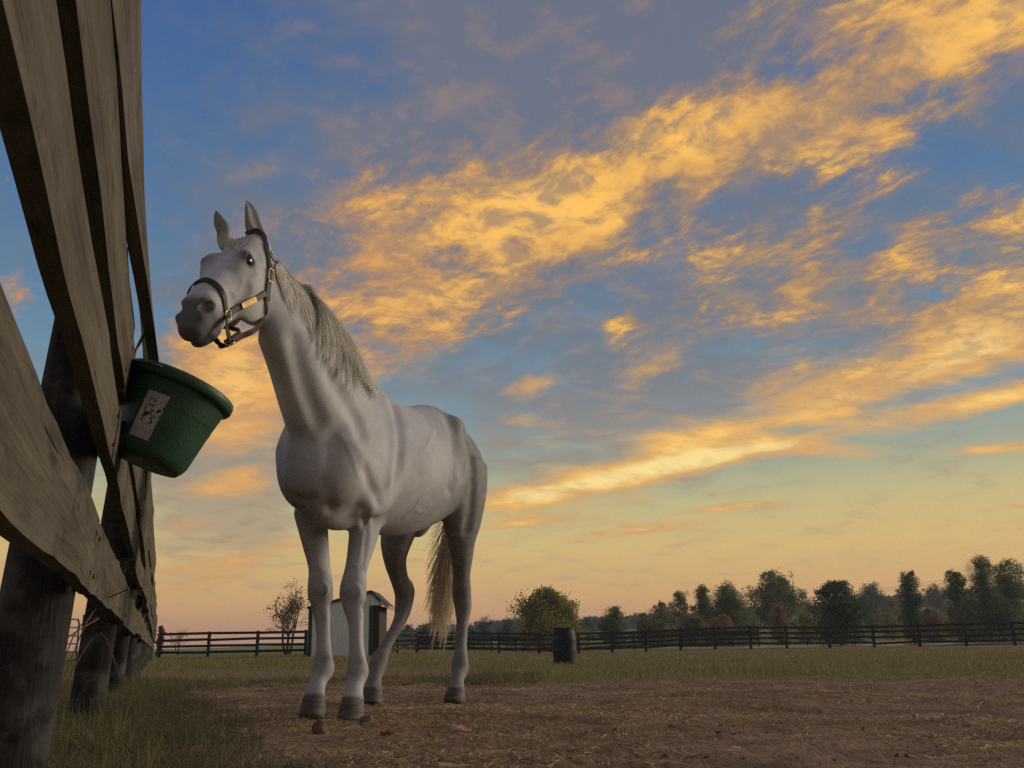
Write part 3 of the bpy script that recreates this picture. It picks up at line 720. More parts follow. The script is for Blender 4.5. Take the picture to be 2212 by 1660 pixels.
def window(lo, hi):
    a = np.clip(np.floor((lo - LO) / VOX).astype(int), 0, DIM - 1)
    b = np.clip(np.ceil((hi - LO) / VOX).astype(int) + 1, 1, DIM)
    sl = tuple(slice(a[i], b[i]) for i in range(3))
    ax = [LO[i] + VOX * np.arange(a[i], b[i], dtype=np.float32) for i in range(3)]
    X, Y, Z = np.meshgrid(*ax, indexing='ij')
    return sl, np.stack([X, Y, Z], -1).astype(np.float32)

def blend(sl, d, k, op='add'):
    f = FIELD[sl]
    if op == 'add':
        h = np.clip(.5 + .5 * (f - d) / k, 0, 1)
        FIELD[sl] = f + (d - f) * h - k * h * (1 - h)
    else:                                        # carve
        h = np.clip(.5 - .5 * (f + d) / k, 0, 1)
        FIELD[sl] = f + (-d - f) * h + k * h * (1 - h)

def sweep(P, lat, a, bu, bdn, k=.03, n=4, ex=2.0, pinch=0.0, cap=.5, op='add'):
    """a limb: centre line P, lateral direction(s), half widths a, half heights towards / away from cross(lat, tangent)"""
    N = len(P)
    W = np.column_stack([np.asarray(P, float), np.broadcast_to(a, N), np.broadcast_to(bu, N), np.broadcast_to(bdn, N),
                         np.broadcast_to(np.asarray(lat, float), (N, 3)), np.broadcast_to(pinch, N)])
    W = catmull(W, n)
    C, A, BU, BD, L, PN = W[:, :3], W[:, 3], W[:, 4], W[:, 5], W[:, 6:9], W[:, 9]
    rad = np.maximum(A, np.maximum(BU, BD)) + k + .02
    T = np.gradient(C, axis=0); T /= np.linalg.norm(T, axis=1)[:, None]
    Lo = L - (L * T).sum(1)[:, None] * T; Lo /= np.linalg.norm(Lo, axis=1)[:, None]
    Dv = np.cross(T, Lo)
    lo = np.clip(np.floor(((C - rad[:, None]).min(0) - LO) / VOX).astype(int), 0, DIM - 1)
    hi = np.clip(np.ceil(((C + rad[:, None]).max(0) - LO) / VOX).astype(int) + 1, 1, DIM)
    shp = tuple(hi - lo)
    best = np.full(shp, 1e9, np.float32); dist = np.full(shp, 1e9, np.float32)
    W8 = np.column_stack([C, Lo, Dv, A, BU, BD, PN]).astype(np.float32)
    for i in range(len(C) - 1):
        m = rad.max()
        a0 = np.clip(np.floor((np.minimum(C[i], C[i + 1]) - m - LO) / VOX).astype(int), lo, hi)
        b0 = np.clip(np.ceil((np.maximum(C[i], C[i + 1]) + m - LO) / VOX).astype(int) + 1, lo, hi)
        if (b0 <= a0).any(): continue
        ss = tuple(slice(a0[j] - lo[j], b0[j] - lo[j]) for j in range(3))
        X = [(LO[j] + VOX * np.arange(a0[j], b0[j])).astype(np.float32) for j in range(3)]
        D = (C[i + 1] - C[i]).astype(np.float32); ll = float(D @ D); c0 = C[i].astype(np.float32)
        vx, vy, vz = (X[0] - c0[0])[:, None, None], (X[1] - c0[1])[None, :, None], (X[2] - c0[2])[None, None, :]
        t0 = (vx * D[0] + vy * D[1] + vz * D[2]) / ll
        t = np.clip(t0, 0, 1)
        d2 = (vx - t * D[0]) ** 2 + (vy - t * D[1]) ** 2 + (vz - t * D[2]) ** 2
        idx = np.nonzero((d2 < best[ss]) & (d2 < m * m))
        if not len(idx[0]): continue
        best[ss][idx] = d2[idx]
        tm = t[idx]; o = t0[idx] - tm
        if i > 0: o = np.where(o < 0, 0, o)
        if i < len(C) - 2: o = np.where(o > 0, 0, o)
        ovl = np.abs(o) * math.sqrt(ll)
        M = W8[i] + tm[:, None] * (W8[i + 1] - W8[i])
        px, py, pz = X[0][idx[0]] - M[:, 0], X[1][idx[1]] - M[:, 1], X[2][idx[2]] - M[:, 2]
        u = px * M[:, 3] + py * M[:, 4] + pz * M[:, 5]
        v = px * M[:, 6] + py * M[:, 7] + pz * M[:, 8]
        b_ = np.where(v > 0, M[:, 10], M[:, 11])
        aa = M[:, 9] / (1 + M[:, 12] * np.clip(v / M[:, 10], 0, 1.2) ** 2)
        q = (np.abs(u / aa) ** ex + np.abs(v / b_) ** ex + np.abs(ovl / (cap * np.minimum(aa, b_))) ** ex) ** (1 / ex)
        r = np.sqrt(u * u + v * v + ovl * ovl) + 1e-5
        dist[ss][idx] = r * (1 - 1 / np.maximum(q, 1e-3))
    sl = tuple(slice(lo[j], hi[j]) for j in range(3))
    blend(sl, np.minimum(dist, .4), k, op)

def ell(c, ax, rad, k=.03, op='add'):
    ax = np.array([unit(x) for x in ax], np.float32); rad = np.asarray(rad, np.float32); c = np.asarray(c, np.float32)
    m = rad.max() + k + .02
    sl, Q = window(c - m, c + m)
    V = (Q - c) @ ax.T
    q = np.sqrt(((V / rad) ** 2).sum(-1)); r = np.sqrt((V ** 2).sum(-1)) + 1e-5
    blend(sl, r * (1 - 1 / np.maximum(q, 1e-3)), k, op)

def fsample(P):
    q = (np.asarray(P, float) - LO) / VOX; i = np.clip(np.floor(q).astype(int), 0, DIM - 2); f = q - i
    def F(a, b, c): return FIELD[i[..., 0] + a, i[..., 1] + b, i[..., 2] + c]
    fx, fy, fz = f[..., 0], f[..., 1], f[..., 2]
    return ((F(0, 0, 0) * (1 - fx) + F(1, 0, 0) * fx) * (1 - fy) + (F(0, 1, 0) * (1 - fx) + F(1, 1, 0) * fx) * fy) * (1 - fz) + \
           ((F(0, 0, 1) * (1 - fx) + F(1, 0, 1) * fx) * (1 - fy) + (F(0, 1, 1) * (1 - fx) + F(1, 1, 1) * fx) * fy) * fz
def fgrad(P):
    h = VOX * 1.2; P = np.asarray(P, float)
    g_ = np.stack([fsample(P + d) - fsample(P - d) for d in np.eye(3) * h], -1)
    return g_ / (np.linalg.norm(g_, axis=-1, keepdims=True) + 1e-9)
def settle(P, off, it=4):
    "move points so that they lie `off` above the skin"
    for _ in range(it): P = P - np.clip(fsample(P) - off, -.03, .03)[..., None] * fgrad(P)
    return P
def hit(px, py, y0=3.3, y1=6.3):
    ys = np.arange(y0, y1, .004); P = np.array([U(px, py, y) for y in ys]); f = fsample(P); k = np.nonzero(f < 0)[0]
    return P[k[0]] if len(k) else None

BAX = (HD, LF, UP)
# ---- trunk
st = [  # s, sideways, z centre, half width, up, down, pinch
    (.40, .01, 1.10, .10, .15, .13, 0), (.31, .01, 1.11, .17, .24, .20, 0), (.20, .01, 1.14, .210, .32, .26, .2), (.02, .01, 1.18, .225, .455, .31, .9),
    (-.18, .02, 1.19, .245, .41, .32, .6), (-.42, .04, 1.19, .265, .375, .325, .15), (-.64, .05, 1.21, .27, .385, .29, .1), (-.84, .05, 1.25, .27, .395, .25, .15),
    (-1.02, .05, 1.27, .25, .34, .25, .2), (-1.17, .04, 1.26, .185, .25, .24, .2), (-1.25, .03, 1.24, .11, .15, .16, 0)]
sweep([bd(s, l, z) for s, l, z, *_ in st], -LF, [r[3] for r in st], [r[4] for r in st], [r[5] for r in st], k=.05, n=8, pinch=[r[6] for r in st], cap=.6)
# ---- neck
NK = [U(735, 945, 4.68), U(690, 835, 4.38), U(648, 735, 4.18), U(603, 650, 4.05), U(572, 590, 3.98)]
sweep(NK, [LF, LF, unit(LF - .1 * HD), unit(LF - .25 * HD), unit(LF - .35 * HD)],
      [.19, .145, .108, .088, .075], [.33, .32, .275, .22, .12], [.27, .27, .24, .20, .14], k=.11, n=8, pinch=[.6, .8, .8, .5, .3])
# ---- head
HP = U(536, 524, 3.93); HM = U(399, 692, 3.54)
E1 = unit(HM - HP); HLEN = np.linalg.norm(HM - HP)
E2 = unit(np.cross(E1, UP))
if E2 @ LF < 0: E2 = -E2                               # the horse's left
E3 = np.cross(E1, E2); E3 = E3 if E3[1] < 0 else -E3      # out of the face
HS = 1.20
def hd(t, l, f): return HP + E1 * (HLEN * t) + E2 * (l * HS) + E3 * (f * HS)
hs = [  # t, front offset, half width, front, back
    (-.07, -.06, .050, .05, .06), (.04, -.05, .078, .074, .095), (.20, -.06, .092, .096, .130), (.34, -.06, .086, .094, .135), (.49, -.045, .076, .086, .108),
    (.63, -.038, .068, .078, .096), (.77, -.034, .063, .070, .080), (.90, -.038, .054, .054, .054), (.985, -.046, .038, .038, .040)]
sweep([hd(t, 0, f) for t, f, *_ in hs], -E2 if np.cross(E1, -E2) @ E3 > 0 else E2, [r[2] * HS for r in hs], [r[3] * HS for r in hs], [r[4] * HS for r in hs], k=.035, n=6, ex=2.3, cap=.7)
HAX = (E1, E2, E3)
def hell(t, l, f, rad, k, op='add', ax=HAX): ell(hd(t, l, f), ax, np.array(rad) * HS, k, op)
for sd in (1, -1):
    hell(.36, .058 * sd, -.105, (.125, .042, .115), .05)                    # cheek
    hell(.345, .066 * sd, .008, (.050, .020, .030), .05)                     # eye socket
    hell(.315, .066 * sd, .026, (.034, .012, .011), .04)                    # brow
    hell(.19, .095 * sd, .010, (.040, .018, .024), .035, 'carve')             # hollow above the eye
    sweep([hd(.36, .094 * sd, -.04), hd(.46, .084 * sd, -.048), hd(.56, .070 * sd, -.045)], E2, .008, .010, .010, k=.035)   # facial crest
    hell(.66, .092 * sd, -.05, (.09, .024, .035), .04, 'carve')
    hell(.86, .042 * sd, -.004, (.052, .017, .024), .035)                   # nostril wing
    hell(.885, .058 * sd, .008, (.036, .030, .019), .010, 'carve', (unit(E1 + .35 * E3), E2, unit(E3 - .35 * E1)))
EYES = []
for sd in (1, -1):
    ec = hd(.338, .074 * sd, .013); EYES.append(ec)
    ell(ec + E2 * .012 * sd, HAX, (.034, .022, .023), k=.010, op='carve')
    for f, r in ((.028, .0062), (-.023, .0048)):
        sweep([ec + E1 * (.032 * q) + E3 * (f * (1 - q * q) + .002) + E2 * sd * (.017 - .010 * q * q) for q in (-1, -.5, 0, .5, 1)], E2, r, r, r, k=.012, n=3)
hell(.945, 0, -.045, (.042, .047, .042), .03)                              # upper lip
hell(.905, 0, -.098, (.052, .040, .022), .016)                             # lower lip and chin
hell(.83, 0, -.100, (.05, .040, .028), .03)
for sd in (1, -1):
    sweep([hd(1.02, .01 * sd, -.084), hd(.97, .038 * sd, -.082), hd(.91, .052 * sd, -.078), hd(.82, .060 * sd, -.066)], E1, .006, .010, .010, k=.008, op='carve')   # mouth line
# ears
EARS = []
for sd, tip, base in ((1, U(531, 432, 3.98), U(560, 520, 3.98)), (-1, U(468, 453, 3.90), U(487, 522, 3.90))):
    ax = tip - base; EARS.append((tip, base))
    out = unit(E2 * sd - (E2 * sd) @ unit(ax) * unit(ax))
    fr = unit(np.cross(out, ax)); fr = fr if fr @ E3 > 0 else -fr
    rot = unit(fr * (.75 if sd < 0 else .35) + out * (.5 if sd < 0 else .9))        # where the ear's cup opens
    si = unit(np.cross(rot, ax))
    Pp = [base - ax * .15, base + ax * .1, base + ax * .35 - out * .004, base + ax * .65 + out * .006, base + ax * .88 + out * .006, tip]
    sweep(Pp, si, [.034, .042, .043, .035, .021, .006], [.032, .032, .027, .020, .012, .005], [.032, .032, .027, .020, .012, .005], k=.02)
    Pc = [base + ax * .2 + rot * .030, base + ax * .45 + rot * .026, base + ax * .72 + out * .006 + rot * .018, base + ax * .92 + rot * .008]
    sweep(Pc, si, [.020, .029, .022, .007], [.020, .020, .014, .006], [.020, .020, .014, .006], k=.008, op='carve')
# ---- legs: the joints as surveyed, x, y, depth, half width sideways, fore, aft
def leg(js, lat, hoof, k=.03, kk=3):
    P = [U(x, y, Y) for x, y, Y, *_ in js]
    sweep(P, lat, [j[3] for j in js], [j[4] for j in js], [j[5] for j in js], k=k, n=kk, cap=.25)
    (x, y, Y, w0), (x1, y1, Y1, w1) = hoof
    c0, c1 = U(x, y, Y), U(x1, y1, Y1)
    sweep([c0, c0 * .5 + c1 * .5, c1, c1 + (c1 - c0) * .4], lat, [w0, (w0 + w1) / 2, w1, w1], [w0 * 1.05, w1 * 1.1, w1 * 1.25, w1 * 1.3], [w0 * .85, w1 * .85, w1 * .85, w1 * .8], k=.008, n=2, cap=.2)
    HOOVES.append((c0, c1, w1))
    return P
HOOVES = []
FLAT = unit(LF + .05 * HD)
foreL = leg([(808, 1010, 4.80, .085, .13, .13), (797, 1090, 4.81, .072, .105, .11), (783, 1165, 4.79, .062, .078, .085), (770, 1225, 4.76, .050, .058, .060),
             (763, 1270, 4.74, .065, .058, .056), (763, 1300, 4.735, .062, .058, .056), (766, 1324, 4.73, .046, .044, .050), (768, 1348, 4.73, .034, .035, .045), (769, 1395, 4.72, .031, .033, .047),
             (771, 1432, 4.71, .044, .040, .052), (771, 1453, 4.70, .053, .050, .058), (767, 1481, 4.66, .038, .038, .039), (763, 1508, 4.62, .045, .045, .042)],
            FLAT, ((763, 1508, 4.62, .049), (759, 1552, 4.58, .059)))
foreR = leg([(692, 1000, 4.74, .07, .11, .11), (674, 1090, 4.81, .075, .10, .105), (680, 1165, 4.86, .062, .080, .085), (690, 1225, 4.85, .052, .058, .060),
             (692, 1270, 4.83, .062, .058, .056), (693, 1300, 4.825, .058, .057, .056), (695, 1322, 4.82, .044, .043, .050), (696, 1345, 4.82, .034, .035, .046), (698, 1390, 4.81, .031, .032, .048),
             (698, 1428, 4.80, .044, .040, .052), (698, 1445, 4.79, .051, .050, .058), (687, 1473, 4.75, .038, .038, .039), (680, 1502, 4.71, .045, .045, .042)],
            unit(LF - .1 * HD), ((680, 1502, 4.71, .049), (676, 1540, 4.68, .059)))
hindL = leg([(1000, 1000, 5.55, .12, .20, .19), (996, 1085, 5.55, .10, .17, .17), (997, 1150, 5.64, .082, .12, .125), (998, 1205, 5.79, .062, .086, .084), (997, 1245, 5.90, .050, .062, .062),
             (997, 1280, 5.96, .056, .060, .062), (1000, 1312, 5.96, .050, .050, .055), (999, 1335, 5.945, .038, .040, .048), (998, 1355, 5.93, .033, .035, .045), (996, 1395, 5.90, .031, .033, .046),
             (994, 1425, 5.87, .045, .040, .050), (993, 1446, 5.85, .050, .046, .054), (988, 1466, 5.80, .038, .038, .039), (986, 1488, 5.76, .046, .046, .043)],
            FLAT, ((986, 1488, 5.76, .050), (983, 1512, 5.74, .059)))
hindR = leg([(915, 1000, 5.52, .10, .18, .17), (885, 1085, 5.48, .11, .21, .19), (858, 1155, 5.52, .092, .155, .155), (853, 1205, 5.64, .066, .09, .088), (862, 1248, 5.76, .052, .065, .068),
             (873, 1282, 5.82, .055, .062, .070), (871, 1312, 5.82, .050, .052, .056), (866, 1334, 5.80, .040, .041, .050), (857, 1354, 5.77, .034, .036, .046), (836, 1393, 5.72, .031, .033, .046),
             (822, 1420, 5.68, .045, .040, .050), (816, 1440, 5.66, .050, .046, .054), (810, 1464, 5.61, .038, .038, .039), (806, 1488, 5.57, .046, .046, .043)],
            unit(LF * .8 + HD * -.45), ((806, 1488, 5.57, .050), (804, 1514, 5.55, .058)))
def knob(x, y, Y, rad, k=.02, op='add', ax=BAX): ell(U(x, y, Y), ax, rad, k, op)
knob(1006, 1264, 6.00, (.034, .024, .055), .035); knob(884, 1274, 5.85, (.026, .018, .05), .05)     # points of the hocks
# ---- shoulder, arm and quarter muscles
for sd in (1, -1):
    o = .01
    ell(bd(.25, o + .125 * sd, 1.13), BAX, (.11, .075, .16), k=.10)                    # point of shoulder
    ell(bd(.31, o + .072 * sd, 1.04), BAX, (.085, .066, .11), k=.05)                    # breast
    sweep([bd(.26, o + .145 * sd, 1.16), bd(.13, o + .14 * sd, 1.34), bd(.03, o + .085 * sd, 1.50)], LF, [.05, .045, .03], .10, .10, k=.08)   # shoulder blade
    ell(bd(.04, o + .165 * sd, 1.08), BAX, (.14, .06, .17), k=.07)                    # triceps
    ell(bd(-.80, .05 + .17 * sd, 1.50), BAX, (.08, .05, .06), k=.08)                  # hip bone
    ell(bd(-1.00, .05 + .15 * sd, 1.18), BAX, (.17, .10, .26), k=.09)                       # quarter
    ell(bd(-.70, .05 + .32 * sd, 1.33), BAX, (.06, .06, .16), k=.08, op='carve')         # flank hollow
ell(bd(.15, .02, .93), BAX, (.20, .09, .09), k=.06)
# muscles along the neck
sweep([U(606, 715, 4.02), U(652, 800, 4.17), U(698, 880, 4.35), U(748, 965, 4.52)], LF, .022, .026, .026, k=.10)
sweep([U(578, 735, 4.02), U(606, 815, 4.18), U(640, 905, 4.32)], LF, .022, .022, .022, k=.09)
# creases and ridges of the muscles, as they show on the near side
def line3(pts, off):
    q = catmull(np.array([(x, y, 0.) for x, y in pts]), 5)[:, :2]; P = [hit(*c) for c in q]; P = np.array([p for p in P if p is not None])
    for _ in range(2): P[1:-1] = (P[:-2] + 2 * P[1:-1] + P[2:]) / 4
    return P + fgrad(P) * off
def crease(pts, r=.014, k=.05, off=.0075): P = line3(pts, off); sweep(P, fgrad(P), r, r, r, k=k, n=1, op='carve')
def ridge(pts, r=.012, k=.03, off=-.008): P = line3(pts, off); sweep(P, fgrad(P), r, r, r, k=k, n=1)
crease([(636, 730), (650, 800), (668, 860), (690, 915)], .018, .07, .013)
crease([(705, 790), (735, 850), (768, 905), (782, 940)], .014, .07, .0115)
crease([(846, 862), (860, 920), (862, 985), (848, 1045), (822, 1085)], .018, .06, .009)
crease([(790, 1015), (800, 1050), (816, 1078)], .010, .05, .008)
crease([(700, 1040), (706, 1070), (716, 1100)], .010, .05, .007)
crease([(968, 885), (980, 945), (983, 1010), (972, 1055)], .018, .07, .013)
crease([(1006, 935), (1020, 1010), (1018, 1090), (1008, 1150)], .012, .06, .010)
ridge([(775, 800), (815, 850), (842, 905), (848, 980), (838, 1040)], .012, .06, -.010)
ridge([(640, 1110), (660, 1170), (684, 1225)], .012, .04); ridge([(772, 1105), (776, 1160), (766, 1220)], .012, .04)
ridge([(795, 1110), (797, 1165), (788, 1225)], .010, .03)
ridge([(706, 1330), (711, 1380), (714, 1425)], .007, .02); ridge([(776, 1345), (777, 1390), (783, 1430)], .007, .02)
for v_ in ([(872, 1118), (895, 1100), (912, 1070), (935, 1050)], [(898, 1102), (915, 1108), (930, 1092)], [(788, 1135), (780, 1175), (778, 1215)], [(655, 1150), (668, 1190), (672, 1225)],
           [(505, 642), (520, 622), (523, 600)], [(508, 640), (498, 622)], [(905, 985), (925, 960), (938, 925)], [(735, 940), (760, 985), (772, 1030)]): ridge(v_, .006, .012, -.004)       # veins
for c_ in ((763, 1278, 4.69), (692, 1274, 4.78)): ell(U(*c_), BAX, (.020, .046, .034), k=.02)
for c_ in ((742, 1312, 4.74), (786, 1312, 4.74), (674, 1310, 4.83), (712, 1310, 4.83)): ell(U(*c_), BAX, (.03, .010, .022), k=.02, op='carve')
# ribs, faint
sl, Q = window(bd(-.75, .35, 1.0).clip(LO, HI) - .25, bd(-.2, .1, 1.5) + .25)
V_ = Q - B0.astype(np.float32)
s_ = V_ @ HD.astype(np.float32); l_ = V_ @ LF.astype(np.float32); z_ = V_[..., 2]
w_ = np.exp(-((s_ + .46) / .17) ** 2 - ((z_ - 1.28) / .13) ** 2) * (l_ > 0)
FIELD[sl] += (.0042 * np.sin(2 * np.pi * (s_ + .45 * (z_ - 1.2)) / .058) * w_).astype(np.float32)
zz = LO[2] + VOX * np.arange(DIM[2])
FIELD = np.maximum(FIELD, (-zz)[None, None, :].astype(np.float32))     # the hooves stand flat on the ground
def horse_mesh():
    # a gentle blur of the field, then the zero surface
    f = FIELD.copy()
    for ax in range(3):
        g = f.copy()
        s0 = [slice(None)] * 3; s1 = [slice(None)] * 3; sm = [slice(None)] * 3
        s0[ax] = slice(0, -2); s1[ax] = slice(2, None); sm[ax] = slice(1, -1)
        g[tuple(sm)] = .25 * f[tuple(s0)] + .5 * f[tuple(sm)] + .25 * f[tuple(s1)]
        f = g
    grid = openvdb.FloatGrid(.4)
    grid.copyFromArray(np.clip(f, -.1, .1).astype(np.float32))
    V, Q = grid.convertToQuads(0.0)
    V = V * VOX + LO
    return V, Q[:, ::-1]
# ------------------------------------------------------------------ horse object, coat, hair
HV, HQ = horse_mesh()
# keep the one body
def coat_masks(V):
    rel = V - HP
    t = rel @ E1 / HLEN; l = rel @ E2 / HS; f = rel @ E3 / HS
    head = np.exp(-np.maximum(0, np.abs(l) - .13) * 60)
    muz = sstep(.68, .95, t + .25 * np.clip(-f - .03, 0, .1)) * (np.abs(l) < .16) * (t < 1.3) * (np.linalg.norm(rel, axis=1) < .95)
    ey = np.zeros(len(V))
    for e in EYES: ey = np.maximum(ey, np.exp(-(np.linalg.norm(V - e, axis=1) / .042) ** 4) + .35 * np.exp(-(np.linalg.norm(V - e, axis=1) / .075) ** 2))
    hoof = np.zeros(len(V))
    for sd in (1, -1): ey = np.maximum(ey, 1.0 * np.exp(-(np.linalg.norm((V - hd(.885, .062 * sd, .008)) * 1.0, axis=1) / .036) ** 4))
    for c0, c1, w in HOOVES:
        d = np.linalg.norm((V - (c0 + c1) / 2)[:, :2], axis=1); hoof = np.maximum(hoof, (d < .17) * sstep(c0[2] + .014, c0[2] - .010, V[:, 2] - .14 * ((V - c0) @ HD)))
    rb = V - B0; s_ = rb @ HD
    rump = sstep(-.38, -.90, s_ - .25 * (1.2 - V[:, 2]))
    chest = np.exp(-(((s_ - .30) / .14) ** 2 + ((rb @ LF) / .16) ** 2 + ((V[:, 2] - .96) / .09) ** 2))
    joint = np.zeros(len(V))
    for x_, y_, Y_, r_ in ((763, 1288, 4.74, .085), (692, 1286, 4.83, .085), (771, 1450, 4.70, .070), (698, 1444, 4.79, .070), (993, 1444, 5.86, .070), (816, 1438, 5.66, .070), (999, 1290, 5.96, .09), (873, 1288, 5.82, .09)):
        joint = np.maximum(joint, np.exp(-(np.linalg.norm(V - U(x_, y_, Y_), axis=1) / r_) ** 4))
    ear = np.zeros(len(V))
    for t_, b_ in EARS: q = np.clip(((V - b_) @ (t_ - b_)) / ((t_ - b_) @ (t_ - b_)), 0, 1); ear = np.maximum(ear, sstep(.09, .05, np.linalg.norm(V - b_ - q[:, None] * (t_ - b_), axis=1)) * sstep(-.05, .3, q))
    return np.clip(muz, 0, 1), np.clip(ey, 0, 1), hoof, rump, chest, joint, ear
def m_coat(gg, p):
    at = lambda n: Nd(gg.new('ShaderNodeAttribute', attribute_name=n).outputs['Fac'])
    co = objco(gg); X, Y, Z = gg.xyz(co)
    n = gg.noise(co, 5.0, 5, .55); n2 = gg.noise(co, 26, 5, .6); hair = gg.noise(gg.mapping(co, sc=(260, 260, 60)), 1.0, 3, .6)
    c = gg.mix(gg.mapr(n, .35, .65), (.44, .45, .47), (.55, .56, .58))
    c = gg.mix(gg.m('MULTIPLY', gg.mapr(n2, .52, .72), .22), c, (.31, .295, .28))
    c = gg.mix(gg.m('MULTIPLY', gg.mapr(hair, .42, .65), .18), c, (.24, .225, .21))
    dap = gg.new('ShaderNodeTexVoronoi'); gg.put(dap.inputs['Vector'], gg.v('ADD', co, gg.v('SCALE', gg.noise(co, 9, 3, .5, out='Color'), sc=.05))); dap.inputs['Scale'].default_value = 22.0
    c = gg.mix(gg.m('MULTIPLY', at('rump'), gg.mapr(Nd(dap.outputs['Distance']), .10, .62, .66, .90)), c, (.165, .162, .165))
    c = gg.mix(gg.m('MULTIPLY', at('joint'), gg.mapr(n2, .30, .65, .35, .75)), c, (.15, .14, .135))
    c = gg.mix(gg.m('MULTIPLY', at('ear'), .72), c, (.14, .135, .13))  # shade on the ears, put into their coat colour
    speck = gg.mapr(gg.noise(co, 95, 3, .6), .60, .68); c = gg.mix(gg.m('MULTIPLY', speck, .35), c, (.20, .17, .15))
    c = gg.mix(gg.m('MULTIPLY', at('chest'), gg.mapr(n2, .35, .65, .35, .95)), c, (.25, .14, .115))
    skin = gg.mapr(gg.m('ADD', at('muzzle'), gg.m('MULTIPLY', gg.m('SUBTRACT', n2, .5), .7)), .18, .80)
    c = gg.mix(gg.m('MULTIPLY', skin, .86), c, (.040, .037, .040))
    c = gg.mix(at('eyeskin'), c, (.050, .042, .040))
    legs = gg.mapr(Z, .62, .30)                                  # dusty, greyer lower legs
    c = gg.mix(gg.m('MULTIPLY', legs, gg.mapr(n, .30, .75, 0., .5)), c, (.34, .31, .28))
    hf = gg.mix(gg.mapr(gg.noise(gg.mapping(co, sc=(8, 8, 60)), 1.0, 4, .6), .35, .65), (.07, .062, .055), (.15, .13, .115))
    c = gg.mix(at('hoof'), c, hf)
    bump(gg, p, gg.m('ADD', hair, gg.m('MULTIPLY', n2, .5)), .25, .003)
    p.inputs['Sheen Weight'].default_value = .06; p.inputs['Sheen Roughness'].default_value = .5
    return c
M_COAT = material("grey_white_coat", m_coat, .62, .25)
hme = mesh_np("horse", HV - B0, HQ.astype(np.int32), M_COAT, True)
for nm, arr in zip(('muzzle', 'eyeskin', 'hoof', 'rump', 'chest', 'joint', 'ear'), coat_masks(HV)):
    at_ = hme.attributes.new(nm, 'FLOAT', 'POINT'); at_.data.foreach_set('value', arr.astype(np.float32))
horse = tag(add("horse", hme, None, B0), "white-grey horse in a dark halter, ears up, looking past the camera", "horse")
def hadd(name, me): o = add(name, me, horse); o.location = -Vector(B0); return o

M_EYE = material("horse_eye", lambda gg, p: (.012, .007, .005), .05, .8)
for e, sd in zip(EYES, (1, -1)):
    m = MB(); n = 20; c = e + E2 * .001 * sd
    prof = [(.029 * math.sin(a), -.029 * math.cos(a)) for a in np.linspace(0, math.pi, 14)]
    m.lathe(prof, n, (0, 0, 0)); m.v = [tuple(c + E1 * x * 1.18 + E2 * y * .92 + E3 * z * .90) for x, y, z in m.v]; hadd("eye", m.mesh("eye", M_EYE, True))

def ribbons(P, w, N=None):
    "P: strands x points x 3, w: strands x points half widths, N: outward normals"
    S_, K = P.shape[:2]
    T_ = np.gradient(P, axis=1); T_ /= np.linalg.norm(T_, axis=2, keepdims=True) + 1e-9
    W_ = np.cross(T_, N); W_ /= np.linalg.norm(W_, axis=2, keepdims=True) + 1e-9
    V = np.stack([P - W_ * w[..., None], P + W_ * w[..., None]], 2).reshape(-1, 3)
    b = (np.arange(S_)[:, None] * K + np.arange(K - 1)[None]).ravel() * 2
    return V, np.stack([b, b + 1, b + 3, b + 2], -1)
def m_hair(c1, c2):
    def b(gg, p):
        n = gg.noise(gg.mapping(objco(gg), sc=(90, 90, 6)), 1.0, 3, .6); c = gg.mix(gg.mapr(n, .35, .65), c1, c2)
        gg.put(p.inputs['Base Color'], c)
        tr = gg.new('ShaderNodeBsdfTranslucent'); gg.put(tr.inputs[0], c); mx = gg.new('ShaderNodeMixShader'); mx.inputs[0].default_value = .4
        gg.l.new(p.outputs[0], mx.inputs[1]); gg.l.new(tr.outputs[0], mx.inputs[2]); gg.l.new(mx.outputs[0], gg.n['Material Output'].inputs[0])
    return material("hair", b, .45, .35)
M_MANE = m_hair((.62, .60, .54), (.92, .89, .82)); M_TAIL = m_hair((.66, .56, .40), (.92, .82, .64))
hr = np.random.default_rng(3)
# mane: roots along the crest, falling over the near side of the neck
spine = catmull(np.array([hd(-.03, .0, -.06)] + NK[::-1] + [bd(-.02, .01, 1.30)]), 12)
Tn = np.gradient(spine, axis=0); Tn /= np.linalg.norm(Tn, axis=1)[:, None]
dors = np.cross(np.cross(Tn, UP), Tn); dors /= np.linalg.norm(dors, axis=1)[:, None]
top_ = settle(spine + dors * .30, .0, 14)
side = np.cross(dors, Tn); side *= np.sign((side @ LF))[:, None]
ns = 6500; u = hr.uniform(.06, .93, ns); idx = u * (len(spine) - 1); i0 = np.floor(idx).astype(int); fr = (idx - i0)[:, None]
root = top_[i0] * (1 - fr) + top_[np.minimum(i0 + 1, len(top_) - 1)] * fr
sideR = side[i0]
clump = np.floor(u * 120 + hr.uniform(0, 1, ns)); cr = np.random.default_rng(9).normal(0, 1, (124, 3))[clump.astype(int)]
leng = np.interp(u, [0, .12, .3, .6, .8, .93], [.10, .22, .37, .38, .27, .09]) * (1 + .10 * cr[:, 0]) * hr.uniform(.75, 1.08, ns)
K = 16; P = root + sideR * hr.uniform(-.010, .02, ns)[:, None]; P = settle(P, .008); path = [P]; nrm = [fgrad(P)]
dirs = None; lift_ = hr.uniform(0, .006, ns)
